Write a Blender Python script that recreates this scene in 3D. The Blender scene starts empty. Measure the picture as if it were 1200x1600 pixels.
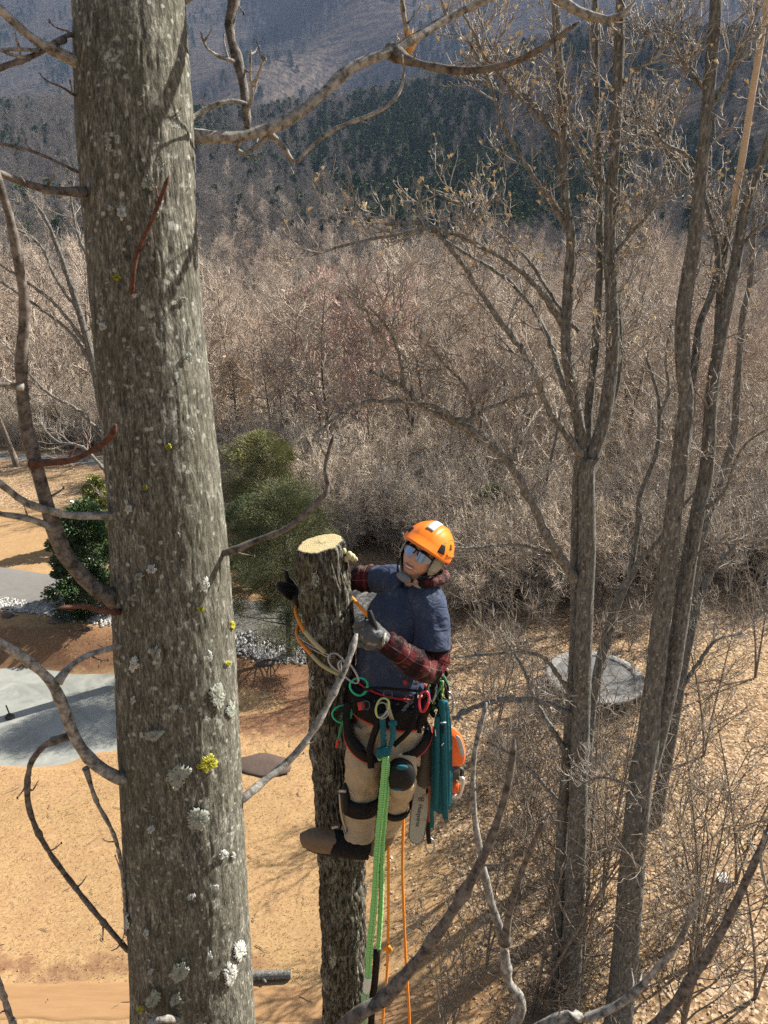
import bpy, math, random
import numpy as np
from mathutils import Vector, Matrix

# ------------------------------------------------------------------ camera, sky, sun, exposure
scene = bpy.context.scene
FP = 1202.0                       # focal length in photo pixels (photo is 1200 x 1600)
PITCH = math.radians(20.0)        # camera looks this far below the horizon
CAMZ = 18.0
cam_d = bpy.data.cameras.new('camera')
cam = bpy.data.objects.new('camera', cam_d)
scene.collection.objects.link(cam)
cam.location = (0, 0, CAMZ)
cam.rotation_euler = (math.radians(90) - PITCH, 0, 0)
cam_d.sensor_fit = 'VERTICAL'
cam_d.sensor_height = 36.0
cam_d.sensor_width = 27.0
cam_d.lens = FP / 1600.0 * 36.0
cam_d.clip_start = 0.05
cam_d.clip_end = 9000
cam_d.dof.use_dof = True
cam_d.dof.focus_distance = 3.5
cam_d.dof.aperture_fstop = 13.0
scene.camera = cam

SUN_AZ, SUN_EL = 60.0, 36.0       # degrees: azimuth clockwise from +Y, elevation
world = bpy.data.worlds.new('World')
scene.world = world
world.use_nodes = True
wn = world.node_tree.nodes
sky = wn.new('ShaderNodeTexSky')
sky.sky_type = 'NISHITA'
sky.sun_disc = False
sky.sun_elevation = math.radians(SUN_EL)
sky.sun_rotation = math.radians(SUN_AZ)
sky.air_density = 1.0
sky.dust_density = 1.5
hs = wn.new('ShaderNodeHueSaturation'); hs.inputs['Saturation'].default_value = 0.5
world.node_tree.links.new(sky.outputs[0], hs.inputs['Color'])
world.node_tree.links.new(hs.outputs[0], wn['Background'].inputs[0])
wn['Background'].inputs[1].default_value = 0.05
sl = bpy.data.lights.new('sun', 'SUN')
sl.energy = 5.0
sl.angle = math.radians(0.53)
sl.color = (1.0, 0.94, 0.84)
sun = bpy.data.objects.new('sun', sl)
scene.collection.objects.link(sun)
_e, _a = math.radians(SUN_EL), math.radians(SUN_AZ)
SDIR = Vector((math.sin(_a) * math.cos(_e), math.cos(_a) * math.cos(_e), math.sin(_e)))
sun.rotation_euler = SDIR.to_track_quat('Z', 'Y').to_euler()
sun.location = (20, 20, 60)
scene.view_settings.view_transform = 'Standard'
scene.view_settings.look = 'None'
scene.view_settings.gamma = 1.0
scene.view_settings.exposure = 1.52
scene.render.engine = 'CYCLES'
scene.cycles.max_bounces = 5
scene.cycles.diffuse_bounces = 1
scene.cycles.glossy_bounces = 2
scene.cycles.transmission_bounces = 4
scene.cycles.volume_bounces = 0
scene.cycles.transparent_max_bounces = 6
scene.cycles.use_denoising = False
scene.cycles.adaptive_threshold = 0.005
scene.cycles.sample_clamp_indirect = 4.0

# ------------------------------------------------------------------ point helpers
CF = np.array([0, math.cos(PITCH), -math.sin(PITCH)])
CU = np.array([0, math.sin(PITCH), math.cos(PITCH)])
def ray(px, py):
    d = CF + np.array([1., 0, 0]) * ((px - 600) / FP) + CU * ((800 - py) / FP)
    return d
def P(px, py, Y):
    """world point at world distance Y in front of the camera that the photo shows at px, py"""
    d = ray(px, py)
    return np.array([0, 0, CAMZ]) + d * (Y / d[1])
def PL(pts, Y0, Y1=None):
    """polyline; Y runs from Y0 to Y1; a point may carry its own Y as third value"""
    n = len(pts)
    Y1 = Y0 if Y1 is None else Y1
    out = []
    for i, p in enumerate(pts):
        y = p[2] if len(p) > 2 else Y0 + (Y1 - Y0) * i / max(1, n - 1)
        out.append(P(p[0], p[1], y))
    return np.array(out)

# ------------------------------------------------------------------ object helpers
COL = scene.collection
def tag(o, label=None, cat=None, group=None, kind=None):
    if label: o['label'] = label
    if cat: o['category'] = cat
    if group: o['group'] = group
    if kind: o['kind'] = kind
    return o
def empty(name, loc=(0, 0, 0), rz=0.0):
    o = bpy.data.objects.new(name, None)
    o.empty_display_size = 0.2
    COL.objects.link(o)
    o.location = loc
    o.rotation_euler = (0, 0, rz)
    return o

def catmull(pts, n):
    pts = np.asarray(pts, float)
    if len(pts) == 2:
        t = np.linspace(0, 1, n)[:, None]
        return pts[0] * (1 - t) + pts[1] * t
    seg = np.linalg.norm(np.diff(pts, axis=0), axis=1) + 1e-9
    s = np.concatenate([[0], np.cumsum(seg)])
    u = np.linspace(0, s[-1], n)
    idx = np.clip(np.searchsorted(s, u, side='right') - 1, 0, len(seg) - 1)
    out = np.zeros((n, pts.shape[1]))
    for k in range(n):
        i = idx[k]
        t = (u[k] - s[i]) / seg[i]
        p1, p2 = pts[i], pts[i + 1]
        p0 = pts[i - 1] if i > 0 else 2 * p1 - p2
        p3 = pts[i + 2] if i + 2 < len(pts) else 2 * p2 - p1
        out[k] = 0.5 * ((2 * p1) + (-p0 + p2) * t + (2 * p0 - 5 * p1 + 4 * p2 - p3) * t * t + (-p0 + 3 * p1 - 3 * p2 + p3) * t ** 3)
    return out
def unit(v):
    return v / (np.linalg.norm(v, axis=-1, keepdims=True) + 1e-12)

class MB:
    """collects geometry and links it as ONE mesh object"""
    def __init__(s):
        s.v = []; s.f = []; s.n = 0; s.uv = []; s.mi = []
    def add(s, v, faces, uv=None, mi=0):
        v = np.asarray(v, float).reshape(-1, 3)
        s.v.append(v)
        if not isinstance(faces, list) or (len(faces) and not isinstance(faces[0], np.ndarray)):
            faces = [np.asarray(faces, int)]
        for f in faces:
            if len(f):
                s.f.append(f + s.n); s.mi.append(np.full(len(f), mi))
        s.uv.append(np.zeros((len(v), 2)) if uv is None else np.asarray(uv, float).reshape(-1, 2))
        s.n += len(v)
        return s
    def tubes(s, pts, r, sides=4, cap=False, mi=0):
        """pts (N,P,3), r (N,P)"""
        pts = np.asarray(pts, float)
        if pts.ndim == 2: pts = pts[None]
        r = np.broadcast_to(np.asarray(r, float), pts.shape[:2])
        N, Pn, _ = pts.shape
        t = np.empty_like(pts)
        t[:, 1:-1] = pts[:, 2:] - pts[:, :-2]
        t[:, 0] = pts[:, 1] - pts[:, 0]; t[:, -1] = pts[:, -1] - pts[:, -2]
        t = unit(t)
        avg = unit(pts[:, -1] - pts[:, 0] + 1e-9)
        ref = np.where(np.abs(avg[:, 2:3]) < 0.75, np.array([[0, 0, 1.]]), np.array([[1., 0.13, 0]]))
        ref = np.repeat(ref[:, None], Pn, 1)
        a = unit(np.cross(t, ref)); b = np.cross(t, a)
        ang = np.arange(sides) * 2 * math.pi / sides
        ring = (a[:, :, None] * np.cos(ang)[None, None, :, None] + b[:, :, None] * np.sin(ang)[None, None, :, None])
        v = pts[:, :, None] + ring * r[:, :, None, None]
        seglen = np.concatenate([np.zeros((N, 1)), np.cumsum(np.linalg.norm(np.diff(pts, axis=1), axis=2), 1)], 1)
        uv = np.empty(v.shape[:3] + (2,))
        uv[..., 0] = (np.arange(sides) / sides)[None, None]
        uv[..., 1] = seglen[:, :, None]
        i = np.arange(N)[:, None, None] * Pn * sides
        j = np.arange(Pn - 1)[None, :, None] * sides
        k = np.arange(sides)[None, None]
        k2 = (k + 1) % sides
        f = np.stack(np.broadcast_arrays(i + j + k, i + j + k2, i + j + sides + k2, i + j + sides + k), -1).reshape(-1, 4)
        s.add(v, [f], uv, mi)
        if cap:
            base = s.n - v.reshape(-1, 3).shape[0]
            for q in range(N):
                s.f.append((base + q * Pn * sides + np.arange(sides)[::-1])[None]); s.mi.append(np.array([mi]))
                s.f.append((base + q * Pn * sides + (Pn - 1) * sides + np.arange(sides))[None]); s.mi.append(np.array([mi]))
        return s
    def tube(s, pts, r, n=None, sides=8, cap=True, mi=0):
        """one smooth tube; r may be a list along the points"""
        pts = np.asarray(pts, float)
        n = n or max(2, 4 * (len(pts) - 1) + 1)
        rr = np.asarray(r, float) * np.ones(1)
        if len(rr) == 1: rr = np.repeat(rr, len(pts))
        if len(rr) != len(pts): rr = np.interp(np.linspace(0, 1, len(pts)), np.linspace(0, 1, len(rr)), rr)
        q = catmull(np.concatenate([pts, rr[:, None]], 1), n)
        return s.tubes(q[None, :, :3], np.abs(q[None, :, 3]), sides, cap, mi)
    def loft(s, c, ax, ay, rx, ry, sides=20, cap=True, power=2.0, mi=0):
        """sections: centres c, two axes and two half sizes each"""
        c = np.asarray(c, float); n = len(c)
        ax = unit(np.broadcast_to(np.asarray(ax, float), c.shape)); ay = unit(np.broadcast_to(np.asarray(ay, float), c.shape))
        rx = np.broadcast_to(rx, n); ry = np.broadcast_to(ry, n)
        ang = np.arange(sides) * 2 * math.pi / sides
        cx = np.sign(np.cos(ang)) * np.abs(np.cos(ang)) ** (2 / power); cy = np.sign(np.sin(ang)) * np.abs(np.sin(ang)) ** (2 / power)
        v = c[:, None] + ax[:, None] * (rx[:, None] * cx[None])[..., None] + ay[:, None] * (ry[:, None] * cy[None])[..., None]
        j = np.arange(n - 1)[:, None] * sides; k = np.arange(sides)[None]; k2 = (k + 1) % sides
        f = np.stack(np.broadcast_arrays(j + k, j + k2, j + sides + k2, j + sides + k), -1).reshape(-1, 4)
        L = np.concatenate([[0], np.cumsum(np.linalg.norm(np.diff(c, axis=0), axis=1))])
        uv = np.stack(np.broadcast_arrays((np.arange(sides) / sides)[None], L[:, None]), -1)
        b = s.n
        s.add(v, [f], uv, mi)
        if cap:
            s.f.append((b + np.arange(sides)[::-1])[None]); s.f.append((b + (n - 1) * sides + np.arange(sides))[None])
            s.mi += [np.array([mi]), np.array([mi])]
        return s
    def box(s, c, size, R=None, mi=0):
        q = np.array([[x, y, z] for x in (-.5, .5) for y in (-.5, .5) for z in (-.5, .5)]) * np.asarray(size, float)
        if R is not None: q = q @ np.asarray(R).T
        return s.add(q + np.asarray(c, float), [np.array([[0, 1, 3, 2], [4, 6, 7, 5], [0, 4, 5, 1], [2, 3, 7, 6], [0, 2, 6, 4], [1, 5, 7, 3]])], mi=mi)
    def ball(s, c, r, R=None, nu=12, nv=8, mi=0):
        u = np.arange(nu) * 2 * math.pi / nu; w = np.linspace(0.02, math.pi - 0.02, nv)
        q = np.stack([np.sin(w)[:, None] * np.cos(u), np.sin(w)[:, None] * np.sin(u), np.cos(w)[:, None] * np.ones(nu)], -1).reshape(-1, 3) * (np.asarray(r, float) * np.ones(3))
        if R is not None: q = q @ np.asarray(R).T
        j = np.arange(nv - 1)[:, None] * nu; k = np.arange(nu)[None]; k2 = (k + 1) % nu
        f = np.stack(np.broadcast_arrays(j + k, j + nu + k, j + nu + k2, j + k2), -1).reshape(-1, 4)
        b = s.n
        s.add(q + np.asarray(c, float), [f], mi=mi)
        s.f.append((b + np.arange(nu))[None]); s.f.append((b + (nv - 1) * nu + np.arange(nu)[::-1])[None])
        s.mi += [np.array([mi]), np.array([mi])]
        return s
    def mesh(s, name, mats, smooth=True):
        v = np.concatenate(s.v)
        me = bpy.data.meshes.new(name)
        me.vertices.add(len(v)); me.vertices.foreach_set('co', v.ravel())
        tot = [np.full(len(f), f.shape[1]) for f in s.f]
        tot = np.concatenate(tot); loops = np.concatenate([f.ravel() for f in s.f])
        start = np.concatenate([[0], np.cumsum(tot)[:-1]])
        me.loops.add(len(loops)); me.loops.foreach_set('vertex_index', loops.astype(np.int32))
        me.polygons.add(len(tot)); me.polygons.foreach_set('loop_start', start.astype(np.int32))
        me.polygons.foreach_set('loop_total', tot.astype(np.int32))
        me.polygons.foreach_set('use_smooth', np.full(len(tot), smooth))
        me.polygons.foreach_set('material_index', np.concatenate(s.mi).astype(np.int32))
        uvl = me.uv_layers.new(name='UVMap')
        uv = np.concatenate(s.uv)[loops]
        uvl.data.foreach_set('uv', uv.ravel())
        me.update(calc_edges=True)
        for m in (mats if isinstance(mats, (list, tuple)) else [mats]): me.materials.append(m)
        return me
    def build(s, name, mats, parent=None, smooth=True, origin=None):
        """origin: where the object's own origin sits (default: the parent's place, or the mesh's base)"""
        if parent is not None:
            o0 = np.array(WORLD_AT.get(parent.name, (0, 0, 0)), float)
        elif origin is not None: o0 = np.asarray(origin, float)
        else:
            v = np.concatenate(s.v); o0 = np.array([*v[:, :2].mean(0), v[:, 2].min()])
        s.v = [q - o0 for q in s.v]
        o = bpy.data.objects.new(name, s.mesh(name, mats, smooth))
        COL.objects.link(o)
        if parent is not None: o.parent = parent
        else: o.location = o0
        WORLD_AT[o.name] = tuple(o0)
        return o
WORLD_AT = {}
def thing(name, loc, label, cat, group=None):
    e = empty(name, tuple(loc)); WORLD_AT[e.name] = tuple(loc)
    return tag(e, label, cat, group)

# ------------------------------------------------------------------ material helpers
class NT:
    def __init__(s, name):
        s.m = bpy.data.materials.new(name); s.m.use_nodes = True
        s.t = s.m.node_tree; s.b = s.t.nodes['Principled BSDF']; s.out = s.t.nodes['Material Output']
    def n(s, kind, **kw):
        x = s.t.nodes.new(kind)
        ins = kw.pop('ins', {})
        for k, v in kw.items(): setattr(x, k, v)
        for k, v in ins.items():
            if hasattr(v, 'is_output') or isinstance(v, bpy.types.NodeSocket): s.t.links.new(v, x.inputs[k])
            else: x.inputs[k].default_value = v
        return x
    def l(s, a, b): s.t.links.new(a, b)
    def coord(s, which='Object', scale=(1, 1, 1)):
        tc = s.n('ShaderNodeTexCoord')
        mp = s.n('ShaderNodeMapping'); mp.inputs['Scale'].default_value = scale
        s.l(tc.outputs[which], mp.inputs[0]); return mp.outputs[0]
    def noise(s, vec, scale, detail=4, rough=0.6, dist=0.0, out='Fac'):
        x = s.n('ShaderNodeTexNoise'); x.inputs['Scale'].default_value = scale; x.inputs['Detail'].default_value = detail
        x.inputs['Roughness'].default_value = rough; x.inputs['Distortion'].default_value = dist
        s.l(vec, x.inputs['Vector']); return x.outputs[out]
    def ramp(s, fac, stops, interp='LINEAR'):
        x = s.n('ShaderNodeValToRGB'); cr = x.color_ramp; cr.interpolation = interp
        while len(cr.elements) < len(stops): cr.elements.new(0.5)
        for e, (p, c) in zip(cr.elements, stops):
            e.position = p; e.color = (*c, 1) if len(c) == 3 else c
        s.l(fac, x.inputs[0]); return x.outputs[0]
    def mix(s, fac, a, b, mode='MIX'):
        x = s.n('ShaderNodeMix', data_type='RGBA', blend_type=mode)
        for i, v in ((0, fac), (6, a), (7, b)):
            if isinstance(v, bpy.types.NodeSocket): s.l(v, x.inputs[i])
            elif i == 0: x.inputs[0].default_value = v
            else: x.inputs[i].default_value = (*v, 1) if len(v) == 3 else v
        return x.outputs[2]
    def math(s, op, a, b=0.0, c=0.0):
        x = s.n('ShaderNodeMath', operation=op)
        for i, v in ((0, a), (1, b), (2, c)):
            if isinstance(v, bpy.types.NodeSocket): s.l(v, x.inputs[i])
            else: x.inputs[i].default_value = v
        return x.outputs[0]
    def bump(s, h, strength=0.5, dist=0.01):
        x = s.n('ShaderNodeBump'); x.inputs['Strength'].default_value = strength; x.inputs['Distance'].default_value = dist
        s.l(h, x.inputs['Height']); s.l(x.outputs[0], s.b.inputs['Normal'])
    def fin(s, col, rough=0.8, spec=0.3, metal=0.0):
        if isinstance(col, bpy.types.NodeSocket): s.l(col, s.b.inputs['Base Color'])
        else: s.b.inputs['Base Color'].default_value = (*col, 1)
        if isinstance(rough, bpy.types.NodeSocket): s.l(rough, s.b.inputs['Roughness'])
        else: s.b.inputs['Roughness'].default_value = rough
        s.b.inputs['Specular IOR Level'].default_value = spec
        s.b.inputs['Metallic'].default_value = metal
        return s.m
def plain(name, col, rough=0.6, spec=0.4, metal=0.0, var=0.25, scale=30.0, bump=0.0):
    """a procedural material: the colour varies a little, so that it never reads as flat paint"""
    n = NT(name); v = n.coord()
    f = n.noise(v, scale, 5, 0.65)
    c = n.mix(f, tuple(x * (1 - var) for x in col), tuple(min(1, x * (1 + var)) for x in col))
    if bump: n.bump(n.noise(v, scale * 4, 3), bump, 0.002)
    return n.fin(c, rough, spec, metal)
rng = np.random.default_rng(7)
random.seed(7)
def smooth(x, a, b):
    t = np.clip((x - a) / (b - a), 0, 1); return t * t * (3 - 2 * t)
def vnoise(x, y, seed=0):
    """cheap smooth 2-D noise, about -1..1"""
    r = np.random.default_rng(seed); z = np.zeros(np.broadcast(x, y).shape)
    for k in range(7):
        a = r.uniform(0, 2 * math.pi); f = r.uniform(0.6, 2.2); p = r.uniform(0, 6.28)
        z = z + np.sin((x * math.cos(a) + y * math.sin(a)) * f + p + 0.8 * np.sin((x * math.sin(a) - y * math.cos(a)) * f * .7 + p * 2))
    return z / 3.5
# ------------------------------------------------------------------ terrain
def pond_d(x, y):
    """about 1 at the shore of the pond, less inside"""
    a = np.arctan2((y - 27.6) / 3.4, (x + 17.5) / 10.6)
    w = 1 + 0.06 * np.sin(a * 5 + 1) + 0.04 * np.sin(a * 9) + 0.03 * np.sin(a * 17 + 2)
    return np.hypot((x + 17.5) / 10.6, (y - 27.6) / 3.4) / w
def H(x, y):
    x = np.asarray(x, float); y = np.asarray(y, float)
    low = smooth(-(x + 0.12 * (y - 26)), -4.0, 2.5)
    z = -0.85 * low * (1 - smooth(y + 0.3 * np.sin(x * .35), 31.0, 33.1))
    z = z - 0.35 * (1 - smooth(pond_d(x, y), 0.92, 1.12)) * low
    z = z + 0.05 * vnoise(x * .5, y * .5, 1) * smooth(y, 4, 10) * (1 - smooth(y, 60, 80))
    z = z - 11.5 * smooth(y, 56, 150) + 32 * smooth(y, 180, 470) + (3 * vnoise(x / 60, y / 60, 2)) * smooth(y, 90, 200)
    rz = np.interp(x * 850 / np.maximum(y, 300), [-900, -430, -140, 0, 215, 430, 900], [135, 118, 128, 150, 182, 205, 225])
    up = smooth(y, 400, 900) ** 1.0
    z = z + (rz - 20) * up - (rz - 40) * smooth(y, 880, 1250)
    z = z + 7 * vnoise(x / 70 + 3, y / 110, 3) * smooth(y, 430, 560) * (1 - smooth(y, 900, 1300))
    far = np.clip((y - 1250) / 1350, 0, 1.6)
    z = z + 800 * far ** 1.05
    z = z + (34 * vnoise((x + 0.5 * y) / 150, (y - .3 * x) / 700, 4)) * smooth(y, 1300, 1700)
    z = z + 75 * np.exp(-((x + 260 - 0.42 * (y - 1500)) / 90) ** 2) * smooth(y, 1300, 1500) * (1 - smooth(y, 2000, 2400))
    return z
def axis(parts):
    out = []
    for a, b, st in parts: out.append(np.arange(a, b, st))
    return np.concatenate(out)
xs = axis([(-3000, -600, 60), (-600, -120, 14), (-120, -32, 3), (-32, 32, .35), (32, 120, 3), (120, 600, 14), (600, 3001, 60)])
def sheet(name, ys, mat):
    X, Y = np.meshgrid(xs, ys)
    Z = H(X, Y)
    v = np.stack([X, Y, Z], -1).reshape(-1, 3)
    ny, nx = X.shape
    j = np.arange(ny - 1)[:, None] * nx; k = np.arange(nx - 1)[None]
    f = np.stack(np.broadcast_arrays(j + k, j + k + 1, j + nx + k + 1, j + nx + k), -1).reshape(-1, 4)
    o = MB().add(v, [f]).build(name, mat, origin=(0, 0, 0))
    return tag(o, kind='structure'), X.ravel(), Y.ravel()

def ground_mat():
    n = NT('ground'); v = n.coord()
    at = n.n('ShaderNodeAttribute', attribute_name='leaf').outputs['Fac']
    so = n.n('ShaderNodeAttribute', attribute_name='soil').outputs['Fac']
    big = n.noise(v, 0.25, 5, 0.6); mid = n.noise(v, 1.3, 6, 0.7); fine = n.noise(v, 9, 6, 0.75); tiny = n.noise(v, 40, 3, 0.7)
    vor = n.n('ShaderNodeTexVoronoi', ins={'Scale': 11.0, 'Vector': v, 'Randomness': 1.0})
    vc = n.n('ShaderNodeSeparateColor', ins={0: vor.outputs['Color']}).outputs[0]
    straw = n.ramp(n.math('MULTIPLY_ADD', fine, 0.75, n.math('MULTIPLY', tiny, 0.3)), [(0.3, (.17, .105, .05)), (0.5, (.34, .215, .105)), (0.62, (.42, .28, .145)), (0.78, (.51, .37, .215))])
    straw = n.mix(n.ramp(mid, [(0.42, (0, 0, 0)), (0.62, (1, 1, 1))]), straw, n.mix(0.45, straw, (.28, .16, .085)))
    leaf = n.ramp(vc, [(0.0, (.11, .068, .038)), (0.35, (.22, .14, .08)), (0.6, (.33, .225, .135)), (0.85, (.46, .345, .225)), (1.0, (.56, .45, .32))])
    leaf = n.mix(n.ramp(fine, [(0.35, (0, 0, 0)), (0.6, (1, 1, 1))]), n.mix(0.55, leaf, (.20, .115, .055)), leaf)
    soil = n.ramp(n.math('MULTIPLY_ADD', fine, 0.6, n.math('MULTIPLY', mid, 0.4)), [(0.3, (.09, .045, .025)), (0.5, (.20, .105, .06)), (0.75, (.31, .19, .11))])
    base = n.mix(n.math('GREATER_THAN', n.math('ADD', at, n.math('MULTIPLY', n.math('SUBTRACT', mid, 0.5), 0.9)), 0.5), straw, leaf)
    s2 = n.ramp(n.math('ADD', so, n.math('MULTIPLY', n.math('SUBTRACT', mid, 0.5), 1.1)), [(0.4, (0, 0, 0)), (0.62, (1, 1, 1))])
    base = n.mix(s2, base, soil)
    base = n.mix(n.ramp(big, [(0.4, (0, 0, 0)), (0.7, (.35, .35, .35))]), base, (.20, .14, .06))
    n.bump(n.math('ADD', n.math('MULTIPLY', fine, 0.6), n.math('ADD', n.math('MULTIPLY', tiny, .4), n.math('MULTIPLY', vor.outputs['Distance'], at))), 0.35, 0.05)
    return n.fin(base, 0.95, 0.1)
def hill_mat():
    n = NT('hill_floor'); v = n.coord()
    c = n.ramp(n.noise(v, 0.05, 6, 0.7), [(0.3, (.05, .04, .034)), (0.7, (.12, .095, .075))])
    return n.fin(c, 0.95, 0.05)
ys1 = axis([(-200, -10, 15), (-10, 6, 2), (6, 48, .35), (48, 110, 1.5), (110, 461, 9)])
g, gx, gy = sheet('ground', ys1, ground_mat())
leafz = smooth(gx + 0.25 * (gy - 20), -1.5, 4.5)
leafz = np.maximum(leafz, smooth(gy, 47, 53))
soil_shadez = np.exp(-((gy - 32.0) / 1.5) ** 2) * smooth(-gx, -4, 1) * 0.95
soil_shadez = np.maximum(soil_shadez, 0.92 * smooth(gy, 24.0, 27.5) * (1 - smooth(gy, 32, 34)) * smooth(-gx, -1.0, 1.5) * smooth(pond_d(gx, gy), 1.05, 1.25))  # red-brown straw tone, spread wider to stand in for tree shadows on the bank
soil_shadez = np.maximum(soil_shadez, 0.55 * np.exp(-((gy - 15.5) / .8) ** 2) * smooth(-gx, 1, 4))
for nm, arr in (('leaf', leafz), ('soil', soil_shadez)):
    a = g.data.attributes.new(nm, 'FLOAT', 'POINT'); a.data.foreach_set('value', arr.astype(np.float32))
hills, _, _ = sheet('hills', np.concatenate([[ys1[-1]], axis([(470, 1400, 14), (1400, 3600, 30)])]), hill_mat())

def ribbon(name, line, width, mat, lift, n=160, across=7, wob=0.0):
    """a strip lying on the terrain"""
    c = catmull(np.asarray(line, float)[:, :2], n)
    t = unit(np.gradient(c, axis=0)); nrm = np.stack([-t[:, 1], t[:, 0]], -1)
    w = np.linspace(-.5, .5, across)
    ww = width * (1 + wob * np.sin(np.arange(n) * .37) + wob * np.sin(np.arange(n) * .91 + 1))
    xy = c[:, None] + nrm[:, None] * (w[None, :, None] * ww[:, None, None])
    z = H(xy[..., 0], xy[..., 1]) + lift - (lift + .05) * (np.abs(w[None, :]) > .49)
    v = np.concatenate([xy, z[..., None]], -1).reshape(-1, 3)
    j = np.arange(n - 1)[:, None] * across; k = np.arange(across - 1)[None]
    f = np.stack(np.broadcast_arrays(j + k, j + k + 1, j + across + k + 1, j + across + k), -1).reshape(-1, 4)[:, ::-1]
    return MB().add(v, [f]).build(name, mat, origin=(0, 0, 0))
def G(px, py, z=0.0):
    d = ray(px, py); t = (z - CAMZ) / d[2]
    return np.array([0, 0, CAMZ]) + d * t
drive_line = [G(*p) for p in [(-420, 868), (-150, 890), (0, 912), (150, 933), (300, 955), (430, 966), (510, 958), (560, 938), (583, 905)]]
road_line = [G(*p) for p in [(-300, 700), (-100, 703), (0, 707), (120, 716), (260, 728), (380, 735)]]
n_ = NT('asphalt'); v_ = n_.coord()
asph = n_.fin(n_.mix(n_.noise(v_, 2.0, 6, .7), (.12, .115, .107), (.21, .20, .185)), .9, .2)
tag(ribbon('driveway', drive_line, 4.3, asph, 0.05), kind='structure')
tag(ribbon('road', road_line, 2.8, asph, 0.05), kind='structure')
tr = [(-30, 14.0), (-18, 14.2), (-12, 14.45), (-6, 14.5), (-2, 14.4), (3, 14.2)]
n_ = NT('packed_dirt'); v_ = n_.coord(scale=(.35, 3, 1))
dm = n_.fin(n_.mix(n_.noise(v_, 3, 6, .7), (.22, .12, .055), (.38, .235, .12)), .95, .1)
tag(ribbon('dirt_track', tr, 1.15, dm, 0.02, across=15, wob=.06), kind='structure')
# pond ice
def ice_mat():
    n = NT('pond_ice'); v = n.coord()
    a = n.noise(v, 0.8, 6, .65, 1.0); b = n.noise(v, 6, 5, .7)
    c = n.ramp(a, [(0.3, (.13, .14, .12)), (0.5, (.22, .23, .205)), (0.7, (.30, .305, .275))])
    c = n.mix(n.math('MULTIPLY', b, .35), c, (.32, .32, .295))
    n.bump(b, .15, .02)
    return n.fin(c, n.math('MULTIPLY_ADD', a, .5, .25), .5)
aa = np.linspace(0, 2 * math.pi, 120, endpoint=False)
rr_ = np.linspace(0.02, 1.12, 14)
pv = [[(-17.5 + 10.6 * r * math.cos(a) * (1 + 0.06 * math.sin(a * 5 + 1)), 27.6 + 3.4 * r * math.sin(a) * (1 + 0.06 * math.sin(a * 5 + 1)), -1.08) for a in aa] for r in rr_]
pf = [[j * 120 + k, j * 120 + (k + 1) % 120, (j + 1) * 120 + (k + 1) % 120, (j + 1) * 120 + k] for j in range(13) for k in range(120)]
tag(MB().add(np.array(pv).reshape(-1, 3), [np.array(pf)[:, ::-1]]).build('pond', ice_mat(), origin=(0, 0, 0)), kind='structure')

# ------------------------------------------------------------------ stones, gravel, litter
def scatter_shapes(name, pts, size, shape_v, shape_f, mat, flat=0.0):
    """many little copies of one shape in one mesh (uncountable ground cover)"""
    N = len(pts); m = len(shape_v)
    a = rng.uniform(0, 6.28, N); ca, sa = np.cos(a), np.sin(a)
    tl = rng.normal(0, flat, (N, 2))
    sv = shape_v[None] * size[:, None, None] * rng.uniform(.7, 1.3, (N, 1, 3))
    x = sv[..., 0] * ca[:, None] - sv[..., 1] * sa[:, None]; y = sv[..., 0] * sa[:, None] + sv[..., 1] * ca[:, None]
    z = sv[..., 2] + x * tl[:, 0:1] + y * tl[:, 1:2]
    v = np.stack([x, y, z], -1) + pts[:, None]
    f = (shape_f[None] + np.arange(N)[:, None, None] * m).reshape(-1, shape_f.shape[1])
    return MB().add(v.reshape(-1, 3), [f]).build(name, mat, smooth=False, origin=(0, 0, 0))
octv = np.array([[1, 0, 0], [0, 1, 0], [-1, 0, 0], [0, -1, 0], [0, 0, .7], [0, 0, -.7]], float)
octf = np.array([[0, 1, 4], [1, 2, 4], [2, 3, 4], [3, 0, 4], [1, 0, 5], [2, 1, 5], [3, 2, 5], [0, 3, 5]])
gl = catmull(np.array([G(*p)[:2] for p in [(-420, 898), (-150, 922), (0, 944), (150, 966), (300, 988), (430, 1000), (500, 1002), (560, 985)]]), 400)
tt = rng.integers(0, 399, 5200)
gp = gl[tt] + rng.normal(0, 1, (5200, 2)) * np.array([.3, .27])
gp = np.concatenate([gp, (H(gp[:, 0], gp[:, 1]) + .05)[:, None]], 1)
n_ = NT('gravel'); v_ = n_.coord()
gm = n_.fin(n_.ramp(n_.noise(v_, 5, 2, .8), [(.35, (.18, .178, .17)), (.5, (.34, .33, .31)), (.65, (.54, .52, .48))]), .9, .2)
tag(scatter_shapes('gravel', gp, rng.uniform(.05, .13, 5200), octv, octf, gm), 'band of pale crushed stone along the driveway edge', 'gravel', kind='stuff')
# fallen leaves
NL = 42000
lx = rng.uniform(-3, 26, NL); ly = 11 + 42 * rng.uniform(0, 1, NL) ** 1.2
keep = (lx + 0.25 * (ly - 20) > rng.uniform(-2, 3, NL))
lp = np.stack([lx, ly, H(lx, ly) + .035], -1)[keep]
leafv = np.array([[-1, -.6, 0], [0, -.85, .15], [1, -.3, 0.05], [.7, .7, .22], [-.5, .8, 0]], float)
n_ = NT('leaf_litter'); v_ = n_.coord()
lm = n_.fin(n_.ramp(n_.noise(v_, 7, 1, .5), [(.3, (.17, .105, .06)), (.5, (.36, .25, .155)), (.62, (.52, .40, .27)), (.75, (.26, .155, .085))]), .8, .25)
tag(scatter_shapes('leaf_litter', lp, rng.uniform(.018, .042, len(lp)), leafv, np.array([[0, 1, 2, 3, 4]]), lm, .2), 'dry fallen leaves strewn over the ground below the trees', 'leaves', kind='stuff')
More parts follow.
